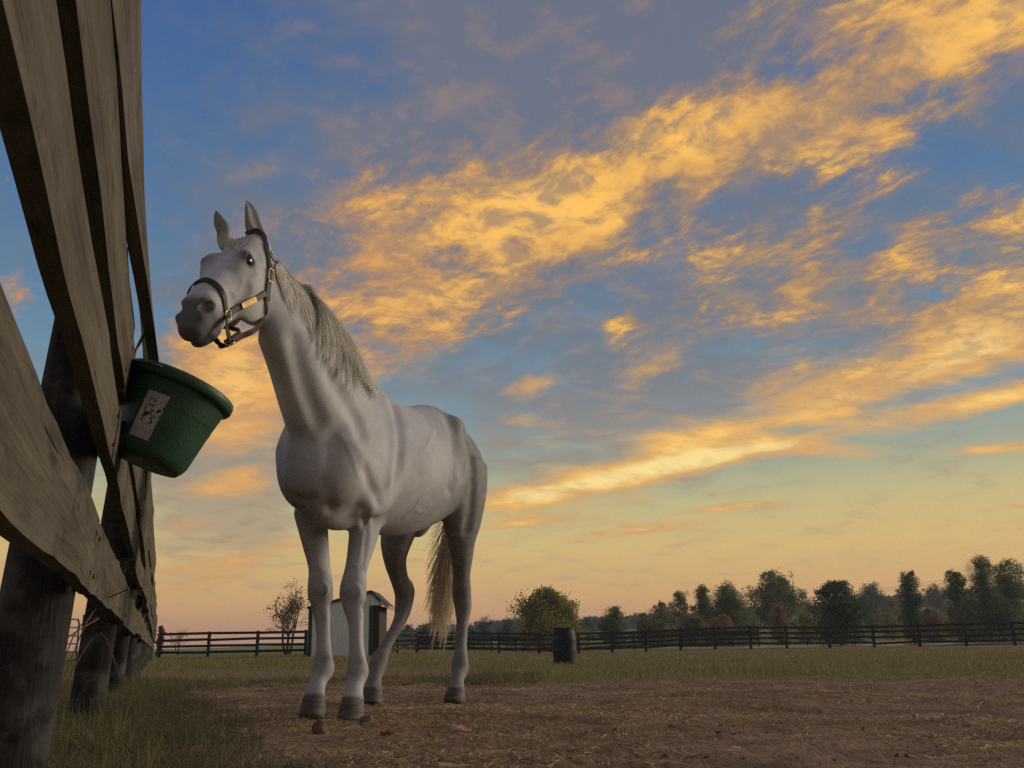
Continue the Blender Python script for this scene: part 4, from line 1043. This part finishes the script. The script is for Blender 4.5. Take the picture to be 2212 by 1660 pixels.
for k in range(1, K):
    n_ = fgrad(P); d0 = np.array([0, 0, -1.0]) + sideR * (1.6 if k < 4 else .15) + HD * np.interp(u, [.06, .3], [-.9, .08])[:, None] + (cr * .06) + hr.normal(0, .02, (ns, 3))
    d0 = d0 - (d0 * n_).sum(1)[:, None] * n_ * .9; d0 /= np.linalg.norm(d0, axis=1)[:, None]
    dirs = d0 if dirs is None else (dirs * .7 + d0 * .3); dirs = dirs / np.linalg.norm(dirs, axis=1)[:, None]
    P = P + dirs * (leng / (K - 1))[:, None]; off = .005 + .005 * abs(np.sin(clump * 2.3)) * (k / K) + lift_
    f_ = fsample(P); P = P - np.minimum(f_ - off, .004)[:, None] * fgrad(P)
    path.append(P); nrm.append(fgrad(P))
P = np.stack(path, 1); Nn = np.stack(nrm, 1); w = np.linspace(1, .25, K)[None] * hr.uniform(.0010, .0024, ns)[:, None]
V, F = ribbons(P, w, Nn + hr.normal(0, .06, (ns, 1, 3))); hadd("mane", mesh_np("mane", V, F, M_MANE, True))["kind"] = "stuff"
# forelock
ns = 200; r0 = hd(0, 0, .02) + E2 * hr.uniform(-.035, .035, ns)[:, None] + E1 * hr.uniform(-.05, .03, ns)[:, None]
P = settle(r0, .004, 8); path = [P]; nrm = [fgrad(P)]; K = 10; ln = hr.uniform(.10, .20, ns)
for k in range(1, K):
    P = P + (E1 + hr.normal(0, .10, (ns, 3))) * (ln / K)[:, None]; P = settle(P, .004 + .003 * (k % 3 == 0), 2); path.append(P); nrm.append(fgrad(P))
P = np.stack(path, 1); V, F = ribbons(P, np.linspace(1, .2, K)[None] * hr.uniform(.0015, .0028, ns)[:, None], np.stack(nrm, 1))
hadd("forelock", mesh_np("forelock", V, F, M_MANE, True))["kind"] = "stuff"
# tail
ns = 1100; K = 18; dock = bd(-1.245, .035, 1.40); tips = np.stack([U(x, y, Yy) for x, y, Yy in zip(hr.normal(952, 12, ns), np.where(hr.uniform(size=ns) < .75, hr.normal(1330, 30, ns), hr.normal(1240, 40, ns)), hr.normal(6.12, .03, ns))])
wisps = hr.uniform(size=ns) < .13; tips[wisps] = np.stack([U(x, y, 6.1) for x, y in zip(hr.normal(931, 7, wisps.sum()), hr.normal(1265, 50, wisps.sum()))])
s_ = np.linspace(0, 1, K)[None, :, None]; root = dock + hr.normal(0, .018, (ns, 3)); mid = dock - HD * .13 + np.array([0, 0, -.22]) + hr.normal(0, .028, (ns, 3))
P = (1 - s_) ** 2 * root[:, None] + 2 * s_ * (1 - s_) * mid[:, None] + s_ ** 2 * tips[:, None]
ph = hr.uniform(0, 6.28, (ns, 1, 1)); P = P + .010 * np.sin(s_ * 9 + ph) * s_ * LF + .008 * np.sin(s_ * 13 + ph * 2) * s_ * HD
Nn = np.broadcast_to(HD * .9 + LF * .3, P.shape) + hr.normal(0, .25, (ns, 1, 3))
V, F = ribbons(P, (np.linspace(1, .35, K)[None] * hr.uniform(.0018, .0034, ns)[:, None]), Nn); hadd("tail", mesh_np("tail", V, F, M_TAIL, True))["kind"] = "stuff"
m = MB(); m.tube([bd(-1.20, .035, 1.40), bd(-1.27, .035, 1.36), bd(-1.31, .035, 1.24), bd(-1.32, .035, 1.08), bd(-1.32, .035, .96)], [.034, .032, .026, .018, .008], 10); hadd("tail_dock", m.mesh("tail_dock", M_TAIL, True))

# ------------------------------------------------------------------ halter
M_LEATHER = plain("dark_leather", (.030, .018, .013), .5, var=.3, scale=60, bmp=.25)
M_BRASS = plain("brass", (.62, .44, .20), .35, 1.0, var=.1, bmp=0)
halter = empty("halter", hd(.6, 0, -.2), 0, "dark brown leather halter with brass fittings on the horse's head", "halter")
def tadd(name, me): o = add(name, me, halter); o.location = -halter.location; return o
def strap(P, half, N=None, th=.004, n=6, name="strap"):
    P = catmull(np.asarray(P, float), n) if len(P) > 2 else np.linspace(P[0], P[1], 8)
    if N is None: P = settle(P, .004, 5); Nn = fgrad(P)
    else: Nn = np.broadcast_to(N, P.shape).copy()
    for _ in range(3): Nn[1:-1] = (Nn[:-2] + Nn[1:-1] + Nn[2:]) / 3
    Nn /= np.linalg.norm(Nn, axis=1)[:, None]
    T_ = np.gradient(P, axis=0); T_ /= np.linalg.norm(T_, axis=1)[:, None]; W_ = np.cross(T_, Nn); W_ /= np.linalg.norm(W_, axis=1)[:, None]
    ring = [P - W_ * half, P - W_ * half + Nn * th, P - W_ * half * .8 + Nn * th * 1.25, P + W_ * half * .8 + Nn * th * 1.25, P + W_ * half + Nn * th, P + W_ * half]
    V = np.stack(ring, 1).reshape(-1, 3); k = 6
    F = [(i * k + j, i * k + (j + 1) % k, (i + 1) * k + (j + 1) % k, (i + 1) * k + j) for i in range(len(P) - 1) for j in range(k)] + [tuple(range(k)), tuple((len(P) - 1) * k + j for j in range(k - 1, -1, -1))]
    return tadd(name, mesh_np(name, V, F, M_LEATHER))
def mir(P): v = np.asarray(P) - HP; return HP + v - 2 * np.outer(v @ E2, E2) if np.ndim(P) > 1 else HP + v - 2 * (v @ E2) * E2
def around(t, ang, f0=-.045):
    "skin point seen from the head's axis at station t; ang 0 is the face, 90 the horse's left"
    c = hd(t, 0, f0); d = E3 * math.cos(R(ang)) + E2 * math.sin(R(ang)); rr = np.arange(0, .3, .002)
    f = fsample(c + rr[:, None] * d); k = np.nonzero(f > 0)[0][0]; return c + d * rr[k]
ringL = hit(488, 682); ringR = mir(ringL)
tR = (ringL - HP) @ E1 / HLEN
jawL = hit(571, 634); jawR = mir(jawL)
nb_ = [ringL] + [around(np.interp(abs(a), [0, 110], [.655, tR]), a) for a in (100, 80, 60, 40, 20, 0, -20, -40, -60, -80, -100)] + [ringR]
strap(nb_, .0135, name="noseband")
for nm, A_, B_ in (("cheek_strap", ringL, jawL), ("cheek_strap", ringR, jawR)): strap([A_, A_ * .5 + B_ * .5, B_], .0125, name=nm)
pollp = hd(-.07, 0, .0)
crown = [hit(574, 650), hit(577, 620), hit(581, 590), hit(578, 560), hit(574, 538)]; crown = [q for q in crown if q is not None]
crown = crown + [settle(hd(-.09, .05, .0), .005, 10), settle(hd(-.10, .0, .0), .005, 10)] ; far = [mir(q) for q in crown[:-1]][::-1]
strap(crown + far, .0125, name="crown_strap")
chin = U(497, 741, 3.70)
thr = [jawL, hit(577, 668), hit(570, 690)]; thr = [q for q in thr if q is not None]
strap(thr + [U(548, 714, 3.80), U(520, 727, 3.75), chin], .0125, N=unit(E2 * .9 - E3 * .2), name="throat_strap")
strap([jawR, mir(thr[-1]), U(520, 716, 3.86), chin + E2 * -.02], .0125, N=unit(-E2 + E3 * -.1), name="throat_strap")
strap([ringL, U(490, 712, 3.64), chin], .0135, N=unit(E2 * .9 - E3 * .25), name="chin_strap")
strap([ringR, U(466, 735, 3.72), U(478, 747, 3.72), chin + E1 * .01], .0125, N=unit(E2 * .6 - E3 * .7), name="chin_strap")
m = MB(); m.tube([chin + E2 * .018 * math.cos(a) + E1 * .018 * math.sin(a) for a in np.linspace(0, 6.28, 13)[:-1]], .0035, 6, True); tadd("chin_ring", m.mesh("chin_ring", M_BRASS, True))
def square_ring(c, n_, tdir, a, b, r=.0026):
    n_ = unit(n_); tdir = unit(tdir - (tdir @ n_) * n_); s_ = np.cross(n_, tdir); c = c + n_ * .010
    pts = [c + tdir * a * x + s_ * b * y for x, y in ((-1, -.7), (-1, .7), (-.75, 1), (.75, 1), (1, .7), (1, -.7), (.75, -1), (-.75, -1))]
    m = MB(); m.tube(pts, r, 6, True); return m
n_ = fgrad(ringL); tadd("ring", square_ring(ringL, n_, unit(jawL - ringL), .020, .023).mesh("ring", M_BRASS, True))
n_ = fgrad(ringR); tadd("ring", square_ring(ringR, n_, unit(jawR - ringR), .020, .023).mesh("ring", M_BRASS, True))
bk = hit(582, 597)
if bk is not None: tadd("buckle", square_ring(bk, unit(fgrad(bk) + E2 * .4), unit(crown[1] - crown[3]), .030, .017, .0028).mesh("buckle", M_BRASS, True))
# name plate on the cheek strap
pc = settle(ringL * .44 + jawL * .56, .010, 6); pn = fgrad(pc); pt = unit((jawL - ringL) - ((jawL - ringL) @ pn) * pn); ps = np.cross(pn, pt)
m = MB(); hw, hh, th = .039, .0115, .0012
out2 = [(-hw + .003, -hh), (hw - .003, -hh), (hw, -hh + .003), (hw, hh - .003), (hw - .003, hh), (-hw + .003, hh), (-hw, hh - .003), (-hw, -hh + .003)]
m.push([pc + pt * x + ps * y for x, y in out2] + [pc + pt * x + ps * y + pn * th for x, y in out2], [tuple(range(7, -1, -1)), tuple(range(8, 16))] + [(i, (i + 1) % 8, 8 + (i + 1) % 8, 8 + i) for i in range(8)])
plate = tadd("nameplate", m.mesh("nameplate", M_BRASS))
M_INK = plain("engraving", (.05, .035, .015), .8, bmp=0)
upw = ps if ps[2] > 0 else -ps; rightw = pt if pt[0] > 0 else -pt
for txt, dy, sz_ in (("ALPHABET SOUP", .0022, .0078), ("'96 BREEDERS' CUP CLASSIC", -.0072, .0048)):
    cu = bpy.data.curves.new("engraved_line", 'FONT'); cu.body = txt; cu.size = sz_; cu.align_x = 'CENTER'
    tmp = bpy.data.objects.new("tmp", cu); COL.objects.link(tmp); bpy.context.view_layer.update()
    tme = bpy.data.meshes.new_from_object(tmp.evaluated_get(bpy.context.evaluated_depsgraph_get())); bpy.data.objects.remove(tmp); bpy.data.curves.remove(cu)
    tme.materials.clear(); tme.materials.append(M_INK); tme.name = "engraved_line"
    o = add("engraved_line", tme, plate)
    mt = Matrix((( *rightw, 0), (*upw, 0), (*pn, 0), (0, 0, 0, 1))).transposed(); mt.translation = Vector(pc + pn * (th + .0004) + upw * dy)
    o.matrix_parent_inverse = Matrix.Identity(4); o.matrix_basis = mt
# ------------------------------------------------------------------ feed bucket hung on the fence
def m_bucket(gg, p):
    co = objco(gg); n = gg.noise(co, 7, 6, .6); sc_ = gg.noise(gg.mapping(co, rot=(.3, .2, .5), sc=(8, 90, 90)), 1.0, 3, .6)
    c = gg.mix(gg.mapr(n, .3, .7), (.016, .066, .038), (.028, .095, .056))
    c = gg.mix(gg.m('MULTIPLY', gg.mapr(sc_, .64, .74), .35), c, (.10, .17, .13))
    c = gg.mix(gg.m('MULTIPLY', gg.mapr(gg.noise(co, 3.0, 5, .6), .52, .72), .4), c, (.035, .038, .022))
    grit = gg.noise(co, 180, 4, .6); c = gg.mix(gg.m('MULTIPLY', gg.mapr(grit, .56, .66), .45), c, (.05, .085, .065)); bump(gg, p, gg.m('ADD', gg.m('ADD', n, sc_), grit), .30, .003)
    return c
M_BUCKET = material("green_rubber", m_bucket, .42, .4)
bt = 2.66; bc = U(396, 832, (FD * bt)[1])          # rim centre
tilt = R(22)
ax_out = -FN; bz_ = unit(UP * math.cos(tilt) + ax_out * math.sin(tilt)); bx_ = FD.copy(); by_ = np.cross(bz_, bx_)
bucket = empty("feed_bucket", bc, 0, "dark green rubber feed bucket hung tilted on the board fence", "bucket")
BM = Matrix(((bx_[0], by_[0], bz_[0]), (bx_[1], by_[1], bz_[1]), (bx_[2], by_[2], bz_[2])))
bucket.rotation_euler = BM.to_euler()
rt, rb, hh_ = .130, .104, .232
def bprof(z): return rb + (rt - rb) * (z + hh_) / hh_
m = MB(); m.lathe([(0, -hh_ + .004), (rb - .030, -hh_), (rb - .012, -hh_ + .004), (rb - .002, -hh_ + .018), (bprof(-.2), -.2), (bprof(-.1), -.1), (rt - .001, -.035), (rt, -.03), (rt - .006, -.03), (rt - .010, -.1), (rb - .010, -hh_ + .025), (0, -hh_ + .015)], 64)
m.obj("bucket_body", M_BUCKET, bucket, True)
m = MB(); m.lathe([(rt - .006, -.032), (rt + .010, -.030), (rt + .014, -.024), (rt + .0145, -.010), (rt + .012, -.002), (rt + .004, .001), (rt - .006, -.002), (rt - .009, -.012), (rt - .0085, -.030)], 64); m.obj("rim", M_BUCKET, bucket, True)
# worn paper label wrapped on the side towards the camera
def m_label(gg, p):
    co = Nd(gg.new('ShaderNodeTexCoord').outputs['UV']); x, y, _ = gg.xyz(co)
    base = gg.mix(gg.mapr(gg.noise(co, 9, 6, .6), .35, .7), (.40, .375, .37), (.56, .53, .52))
    worn = gg.mapr(gg.noise(gg.mapping(co, sc=(5, 11, 1)), 1.0, 7, .68), .50, .56)
    zone = gg.m('MULTIPLY', gg.mapr(y, .78, .60), gg.mapr(y, .18, .32)); zone = gg.m('MULTIPLY', zone, gg.mapr(x, .95, .70))
    lines = gg.m('MULTIPLY', gg.m('LESS_THAN', gg.m('FRACT', gg.m('MULTIPLY', y, 34)), .45), gg.mapr(y, .22, .18)); lines = gg.m('MULTIPLY', lines, gg.mapr(gg.noise(gg.mapping(co, sc=(40, 34, 1)), 1., 2, .5), .42, .5))
    c = gg.mix(gg.m('MULTIPLY', worn, zone), base, (.02, .03, .025)); return gg.mix(gg.m('MULTIPLY', lines, .6), c, (.16, .14, .15))
M_LABEL = material("worn_paper_label", m_label, .8, .2)
cam_l = np.array(BM.transposed() @ Vector(CAM_C - bc)); a0 = math.atan2(cam_l[1], cam_l[0])
LAB_A = globals().get('LAB_A', a0 - R(20)); V = []; UVs = []; nu, nv = 8, 12
for j in range(nv + 1):
    z = -.192 + .150 * j / nv
    for i in range(nu + 1):
        a = LAB_A - (i / nu - .5) * R(27) * 1.0; r = bprof(z) + .0012; V.append((r * math.cos(a), r * math.sin(a), z)); UVs.append((i / nu, j / nv))
F = [(j * (nu + 1) + i, j * (nu + 1) + i + 1, (j + 1) * (nu + 1) + i + 1, (j + 1) * (nu + 1) + i) for j in range(nv) for i in range(nu)]
me = mesh_np("paper_label", V, F, M_LABEL, True); uvl = me.uv_layers.new(name="UVMap")
for lp in me.loops: uvl.data[lp.index].uv = UVs[lp.vertex_index]
add("paper_label", me, bucket)
# steel bail clipped to the fence side
M_STEEL = plain("dull_steel", (.18, .18, .18), .45, .9)
pts = [(rt * math.cos(a) * 1.10, rt * math.sin(a) * 1.10, -.012) for a in np.linspace(R(20), R(160), 14)]; fl_ = np.array(BM.transposed() @ Vector(FN)); sg = 1 if fl_[1] > 0 else -1
m = MB(); m.tube([(x, sg * (y + .004), z) for x, y, z in pts], .004, 6); m.obj("bail", M_STEEL, bucket, True)
m = MB(); m.tube([(0, sg * (rt * 1.08), -.012), (0, sg * (rt * 1.13), .03), (0, sg * (rt * 1.16), .10)], .004, 6); m.obj("hanging_hook", M_STEEL, bucket, True)
# ------------------------------------------------------------------ grass, straw, leaves
def m_grass(c1, c2, c3):
    def b(gg, p):
        pos = genco(gg); n = gg.noise(pos, 1.3, 4, .6); n2 = gg.noise(pos, 24., 3, .6)
        c = gg.mix(gg.mapr(n, .38, .62), c1, c2); c = gg.mix(gg.mapr(n2, .48, .70), c, c3); gg.put(p.inputs['Base Color'], c)
        tr = gg.new('ShaderNodeBsdfTranslucent'); gg.put(tr.inputs[0], c); mx = gg.new('ShaderNodeMixShader'); mx.inputs[0].default_value = .3
        gg.l.new(p.outputs[0], mx.inputs[1]); gg.l.new(tr.outputs[0], mx.inputs[2]); gg.l.new(mx.outputs[0], gg.n['Material Output'].inputs[0])
    return material("grass", b, .6, .2)
M_GRASS_N = m_grass((.10, .125, .05), (.155, .16, .066), (.29, .225, .125))
M_GRASS_M = m_grass((.20, .195, .075), (.27, .24, .10), (.37, .30, .155))
M_STRAW = m_grass((.36, .27, .16), (.58, .45, .27), (.20, .14, .085))
M_STRAW_D = m_grass((.20, .145, .085), (.28, .20, .12), (.13, .10, .06))
def near_z(x, y):
    dm = dirt_mask(x, y); near = sstep(30, 9, y) * sstep(14, 8, np.abs(x))
    rel = (fbm(x * 2.2, y * 2.2, 3, 1) - .5) * .045 + (fbm(x * 9, y * 9, 3, 2) - .5) * .024
    return ground_z(x, y) + rel * near * (.45 + .55 * dm)
def blades(x, y, h, w, rg, lean=.5, segs=3, z=None, ang=None):
    n = len(x); z = near_z(x, y) if z is None else z; a = rg.uniform(0, 6.283, n) if ang is None else ang; b = rg.uniform(0, 6.283, n); ln = np.abs(rg.normal(0, lean, n))
    s = np.linspace(0, 1, segs + 1); P = np.empty((n, segs + 1, 3))
    for k, t in enumerate(s):
        P[:, k, 0] = x + np.cos(a) * ln * h * t * t; P[:, k, 1] = y + np.sin(a) * ln * h * t * t; P[:, k, 2] = z - .01 + h * t * np.sqrt(np.maximum(.05, 1 - np.minimum(ln, .95) ** 2 * t * t * .9))
    W = np.stack([np.cos(b), np.sin(b), np.zeros(n)], -1)[:, None, :] * (w[:, None] * (1 - s * .85)[None])[..., None]
    V = np.stack([P - W, P + W], 2).reshape(-1, 3); K = segs + 1
    i = (np.arange(n)[:, None] * K + np.arange(segs)[None]).ravel() * 2
    return V, np.stack([i, i + 1, i + 3, i + 2], -1)
gr_ = np.random.default_rng(19)
def scatter(n, x0, x1, y0, y1, p=1.0):
    y = y0 + (y1 - y0) * gr_.uniform(0, 1, n) ** p; return gr_.uniform(x0, x1, n), y
def stuff(name, parts, mat, label):
    V = []; F = []; b = 0
    for v, f in parts: V.append(v); F.append(f + b); b += len(v)
    return tag(add(name, mesh_np(name, np.concatenate(V), np.concatenate(F), mat)), label, "ground cover", kind="stuff")
# near grass by the fence
x, y = scatter(330000, -6, 0, 2.2, 11, 1.35); k = (gr_.uniform(size=len(x)) > dirt_mask(x, y) * 1.03) & (x > -.36 * y - .9)
x, y = x[k], y[k]; tuft = fbm(x * 3.2, y * 3.2, 3, 33); keep = gr_.uniform(size=len(x)) < sstep(.25, .55, tuft) * .9 + .1; x, y, tuft = x[keep], y[keep], tuft[keep]
h = (.014 + .030 * sstep(.40, .78, tuft)) * gr_.uniform(.5, 1.5, len(x)); near_f = sstep(.45, .10, np.abs(x + .354 * y + .28)); h *= 1 + 1.5 * near_f * gr_.uniform(0, 1, len(x)) ** 2
A_ = blades(x, y, h, gr_.uniform(.0010, .0024, len(x)), gr_, 1.1)
dry = gr_.uniform(size=len(x)) < .42 + .35 * (fbm(x * 1.7, y * 1.7, 3, 91) > .52)
xd, yd = x[dry] + gr_.normal(0, .01, dry.sum()), y[dry]; D_ = blades(xd, yd, gr_.uniform(.03, .10, len(xd)), gr_.uniform(.0008, .0017, len(xd)), gr_, 2.2, z=near_z(xd, yd) + .008)
stuff("dead_grass", [D_], M_STRAW_D, "dead brown grass matted among the green in the corner by the fence")
# tufts: blades fanning out from their own roots
tx, ty = scatter(5200, -5.5, .2, 2.2, 11, 1.3); k = (gr_.uniform(size=len(tx)) > dirt_mask(tx, ty) * 1.0 + .02) & (tx > -.36 * ty - .8); tx, ty = tx[k], ty[k]; nb_t = 46
big_t = gr_.gamma(2.0, .5, len(tx)).clip(.35, 2.4) * (1 + .7 * sstep(.5, .1, np.abs(tx + .354 * ty + .25))); a_ = gr_.uniform(0, 6.283, (len(tx), nb_t)); r_ = gr_.uniform(0, 1, (len(tx), nb_t)) * .022 * big_t[:, None]
xt, yt = (tx[:, None] + np.cos(a_) * r_).ravel(), (ty[:, None] + np.sin(a_) * r_).ravel()
T_ = blades(xt, yt, ((.030 + .034 * big_t[:, None]) * gr_.uniform(.45, 1.3, a_.shape)).ravel(), gr_.uniform(.0010, .0022, len(xt)), gr_, 1.5, ang=a_.ravel() + gr_.normal(0, .4, len(xt)))
stuff("grass", [A_, T_], M_GRASS_N, "short matted grass in the corner beside the weathered fence")
# sparse sprigs on the bare ground
x, y = scatter(26000, -2.5, 5.0, 2.4, 9.5, 1.3); c = fbm(x * 1.6, y * 1.6, 3, 50); k = (dirt_mask(x, y) > .5) & (gr_.uniform(size=len(x)) < sstep(.5, .72, c) + .03); x, y = x[k], y[k]
B_ = blades(x, y, gr_.uniform(.008, .035, len(x)), gr_.uniform(.001, .002, len(x)), gr_, .9)
stuff("grass_sprigs", [B_], M_GRASS_N, "sparse low sprigs of grass on the trodden dirt")
# meadow beyond the dirt
parts = []
x, y = scatter(150000, -14, 14, 8, 30, 1.7); k = (gr_.uniform(size=len(x)) > dirt_mask(x, y)) & (np.abs(x) < .62 * y) & (x > -.36 * y - .5); x, y = x[k], y[k]
tuft = fbm(x * 1.1, y * 1.1, 3, 61); parts.append(blades(x, y, (.035 + .07 * sstep(.4, .75, tuft)) * gr_.uniform(.5, 1.4, len(x)), gr_.uniform(.002, .006, len(x)) * (y / 10) ** .6, gr_, .6))
x, y = scatter(70000, -30, 36, 30, 66, 1.0); k = (np.abs(x) < .62 * y) & ((y < 50) | (x < 7)); x, y = x[k], y[k]
parts.append(blades(x, y, gr_.uniform(.03, .09, len(x)), gr_.uniform(.012, .028, len(x)), gr_, .5, 1))
stuff("meadow_grass", parts, M_GRASS_M, "dry olive meadow grass between the bare ground and the far fence")
# straw and hay trodden into the dirt
n = 170000; x, y = scatter(n, -2.2, 6.0, 2.3, 10.5, 1.2); k = gr_.uniform(size=n) < dirt_mask(x, y) * sstep(.30, .60, fbm(x * 1.2, y * 1.2, 3, 70)) + .02; x, y = x[k], y[k]; n = len(x)
a = gr_.uniform(0, 6.28, n); L = gr_.gamma(1.8, .013, n) + .010; z = near_z(x, y) + gr_.uniform(.001, .012, n); bend = gr_.normal(0, .25, n)
s = np.linspace(-.5, .5, 4); P = np.stack([np.stack([x + np.cos(a + bend * t) * L * t, y + np.sin(a + bend * t) * L * t, z + gr_.normal(0, .05, n) * L * t + .004 * np.sin(3 * t)], -1) for t in s], 1)
W = np.stack([-np.sin(a), np.cos(a), gr_.normal(0, .7, n)], -1)[:, None, :] * gr_.uniform(.0008, .0017, n)[:, None, None]
V = np.stack([P - W, P + W], 2).reshape(-1, 3); i = (np.arange(n)[:, None] * 4 + np.arange(3)[None]).ravel() * 2
tag(add("straw", mesh_np("straw", V, np.stack([i, i + 1, i + 3, i + 2], -1), M_STRAW)), "loose straw and hay scattered on the trodden dirt", "straw", kind="stuff")
# clods
n = 800; x, y = scatter(n, -2.2, 5.5, 2.4, 9.5, 1.5); k = gr_.uniform(size=n) < dirt_mask(x, y); x, y = x[k], y[k]; n = len(x); r = gr_.gamma(1.6, .0026, n) + .0025
oc = np.array([(1, 0, 0), (0, 1, 0), (-1, 0, 0), (0, -1, 0), (0, 0, 1), (0, 0, -1), (.6, .6, .5), (-.6, .6, .5), (.6, -.6, .4), (-.6, -.6, .4)]); fc = np.array([(4, 0, 6), (4, 6, 1), (4, 1, 7), (4, 7, 2), (4, 2, 9), (4, 9, 3), (4, 3, 8), (4, 8, 0), (0, 1, 6), (1, 2, 7), (2, 3, 9), (3, 0, 8), (1, 0, 5), (2, 1, 5), (3, 2, 5), (0, 3, 5)])
V = (np.stack([x, y, near_z(x, y) + r * .2], -1)[:, None, :] + (oc[None] * gr_.uniform(.6, 1.25, (n, 10, 1)) * np.array([1, 1, .7])) * r[:, None, None]).reshape(-1, 3)
M_CLOD = plain("dirt_clod", (.15, .10, .068), .95, var=.35, scale=30)
tag(add("dirt_clods", mesh_np("dirt_clods", V, (np.arange(n)[:, None, None] * 10 + fc[None]).reshape(-1, 3), M_CLOD, True)), "crumbs of trodden dirt", "dirt", kind="stuff")
# one clod of dirt before the near fore hoof and one dark dropping
def lump(name, px, py, r, label, mat, sq=.6, seed=0):
    p = G(px, py); q = np.random.default_rng(seed); bm = bmesh.new(); bmesh.ops.create_icosphere(bm, subdivisions=3, radius=1)
    for v in bm.verts:
        f = 1 + .28 * (fbm(np.array(v.co.x * 2 + seed), np.array(v.co.y * 2 + v.co.z), 3, seed) - .5) * 2; v.co = Vector((v.co.x * r * f, v.co.y * r * f, v.co.z * r * sq * f))
    me = bpy.data.meshes.new(name); bm.to_mesh(me); bm.free(); me.materials.append(mat); me.polygons.foreach_set('use_smooth', np.ones(len(me.polygons), bool))
    return tag(add(name, me, None, (p[0], p[1], float(near_z(np.array(p[0]), np.array(p[1]))) + r * sq * .5)), label, "clod")
lump("dirt_clod", 691, 1587, .026, "dark upright clod in front of the horse's right fore hoof", M_CLOD, 1.2, 2)
lump("dirt_clod", 793, 1567, .030, "pale ragged clod against the toe of the left fore hoof", plain("pale_clod", (.16, .13, .10), .95), .9, 5)
# fallen leaves
def m_fallen(c):
    return plain("fallen_leaf", c, .6, var=.35, scale=40, bmp=.1)
LM = [m_fallen((.30, .050, .040)), m_fallen((.42, .20, .18)), m_fallen((.44, .28, .20)), m_fallen((.20, .050, .040))]
star = []
for k in range(10):
    a = 2 * math.pi * k / 10; rr = (1.0, .55)[k % 2] * (1.15 if k == 0 else .75 if k == 4 or k == 6 else 1); star.append((rr * math.cos(a), rr * math.sin(a)))
def leaf(px, py, size, c, label, seed):
    q = np.random.default_rng(seed); p = G(px, py); curl = q.uniform(.25, .7)
    V = [(0, 0, 0)] + [(x * .5, y * .5, .12 * curl) for x, y in star] + [(x, y, curl * (.35 * x * x + .25 * y * y + q.normal(0, .08))) for x, y in star] + [(-1.3, .05, .15), (-1.3, .0, .15)]
    F = [(0, 1 + k, 1 + (k + 1) % 10) for k in range(10)] + [(1 + k, 11 + k, 11 + (k + 1) % 10, 1 + (k + 1) % 10) for k in range(10)] + [(0, 21, 22)]
    me = mesh_np("fallen_leaf", np.array(V) * size, F, LM[c]); z = float(near_z(np.array(p[0]), np.array(p[1])))
    tag(add("fallen_leaf", me, None, (p[0], p[1], z + .014), (q.normal(0, .35), q.normal(0, .35), q.uniform(0, 6.28))), label, "leaf", "fallen leaves")
for i, (px, py, sz_, c, lab) in enumerate([
    (822, 1577, .026, 0, "small bright red leaf just right of the left fore hoof"), (834, 1592, .032, 1, "pink curled leaf below the small bright red one"),
    (860, 1583, .034, 2, "tan leaf between the pink curled leaf and the red-edged one"), (886, 1576, .034, 1, "red-edged leaf at the middle of the row right of the hoof"),
    (928, 1590, .040, 1, "mauve leaf lying right of the row of leaves near the hoof"), (1003, 1582, .044, 1, "pink leaf lying apart, farthest right of the leaves near the hooves"),
    (972, 1632, .044, 1, "large pink leaf nearest the bottom edge of the dirt"), (1064, 1514, .024, 0, "single deep red leaf right of the left hind hoof"),
    (210, 1528, .030, 1, "pink leaf caught in the grass beside the nearest fence post"), (425, 1638, .034, 2, "tan leaf in the grass at the bottom edge"), (650, 1508, .022, 2, "tan leaf left of the right fore hoof"), (900, 1619, .018, 3, "tiny dark red leaf above the large pink one")]):
    leaf(px, py, sz_, c, lab, 40 + i)
# dry weed stems by the first post
M_DRY = plain("dry_stem", (.16, .11, .07), .9, bmp=0)
wd = empty("dry_weed", fpt(3.3, .32, 0), 0, "dry wiry weed growing behind the fence beside the nearest post", "weed"); q = np.random.default_rng(8)
for k in range(7):
    a = q.uniform(0, 6.28); m = MB(); tp = np.array([.16 * math.cos(a), .16 * math.sin(a), q.uniform(.3, .62)]); md = tp * .5 + np.array([0, 0, .1]) + q.normal(0, .03, 3)
    m.tube(catmull(np.array([(0, 0, -.02), md, tp, tp + q.normal(0, .06, 3)]), 4), .0022, 4); m.obj("stem", M_DRY, wd)
# ------------------------------------------------------------------ thin morning air between here and the far trees
hz = bpy.data.materials.new("haze"); hz.use_nodes = True; hn = hz.node_tree; hn.nodes.clear()
pv_ = hn.nodes.new('ShaderNodeVolumePrincipled'); pv_.inputs['Color'].default_value = (.82, .88, 1.0, 1); pv_.inputs['Density'].default_value = .00045; pv_.inputs['Anisotropy'].default_value = .3
ho = hn.nodes.new('ShaderNodeOutputMaterial'); hn.links.new(pv_.outputs[0], ho.inputs['Volume'])
m = MB(); m.box((-520, -30, -2), (520, 520, 45)); tag(m.obj("haze", hz), "thin pale morning haze over the fields", "haze", kind="stuff")
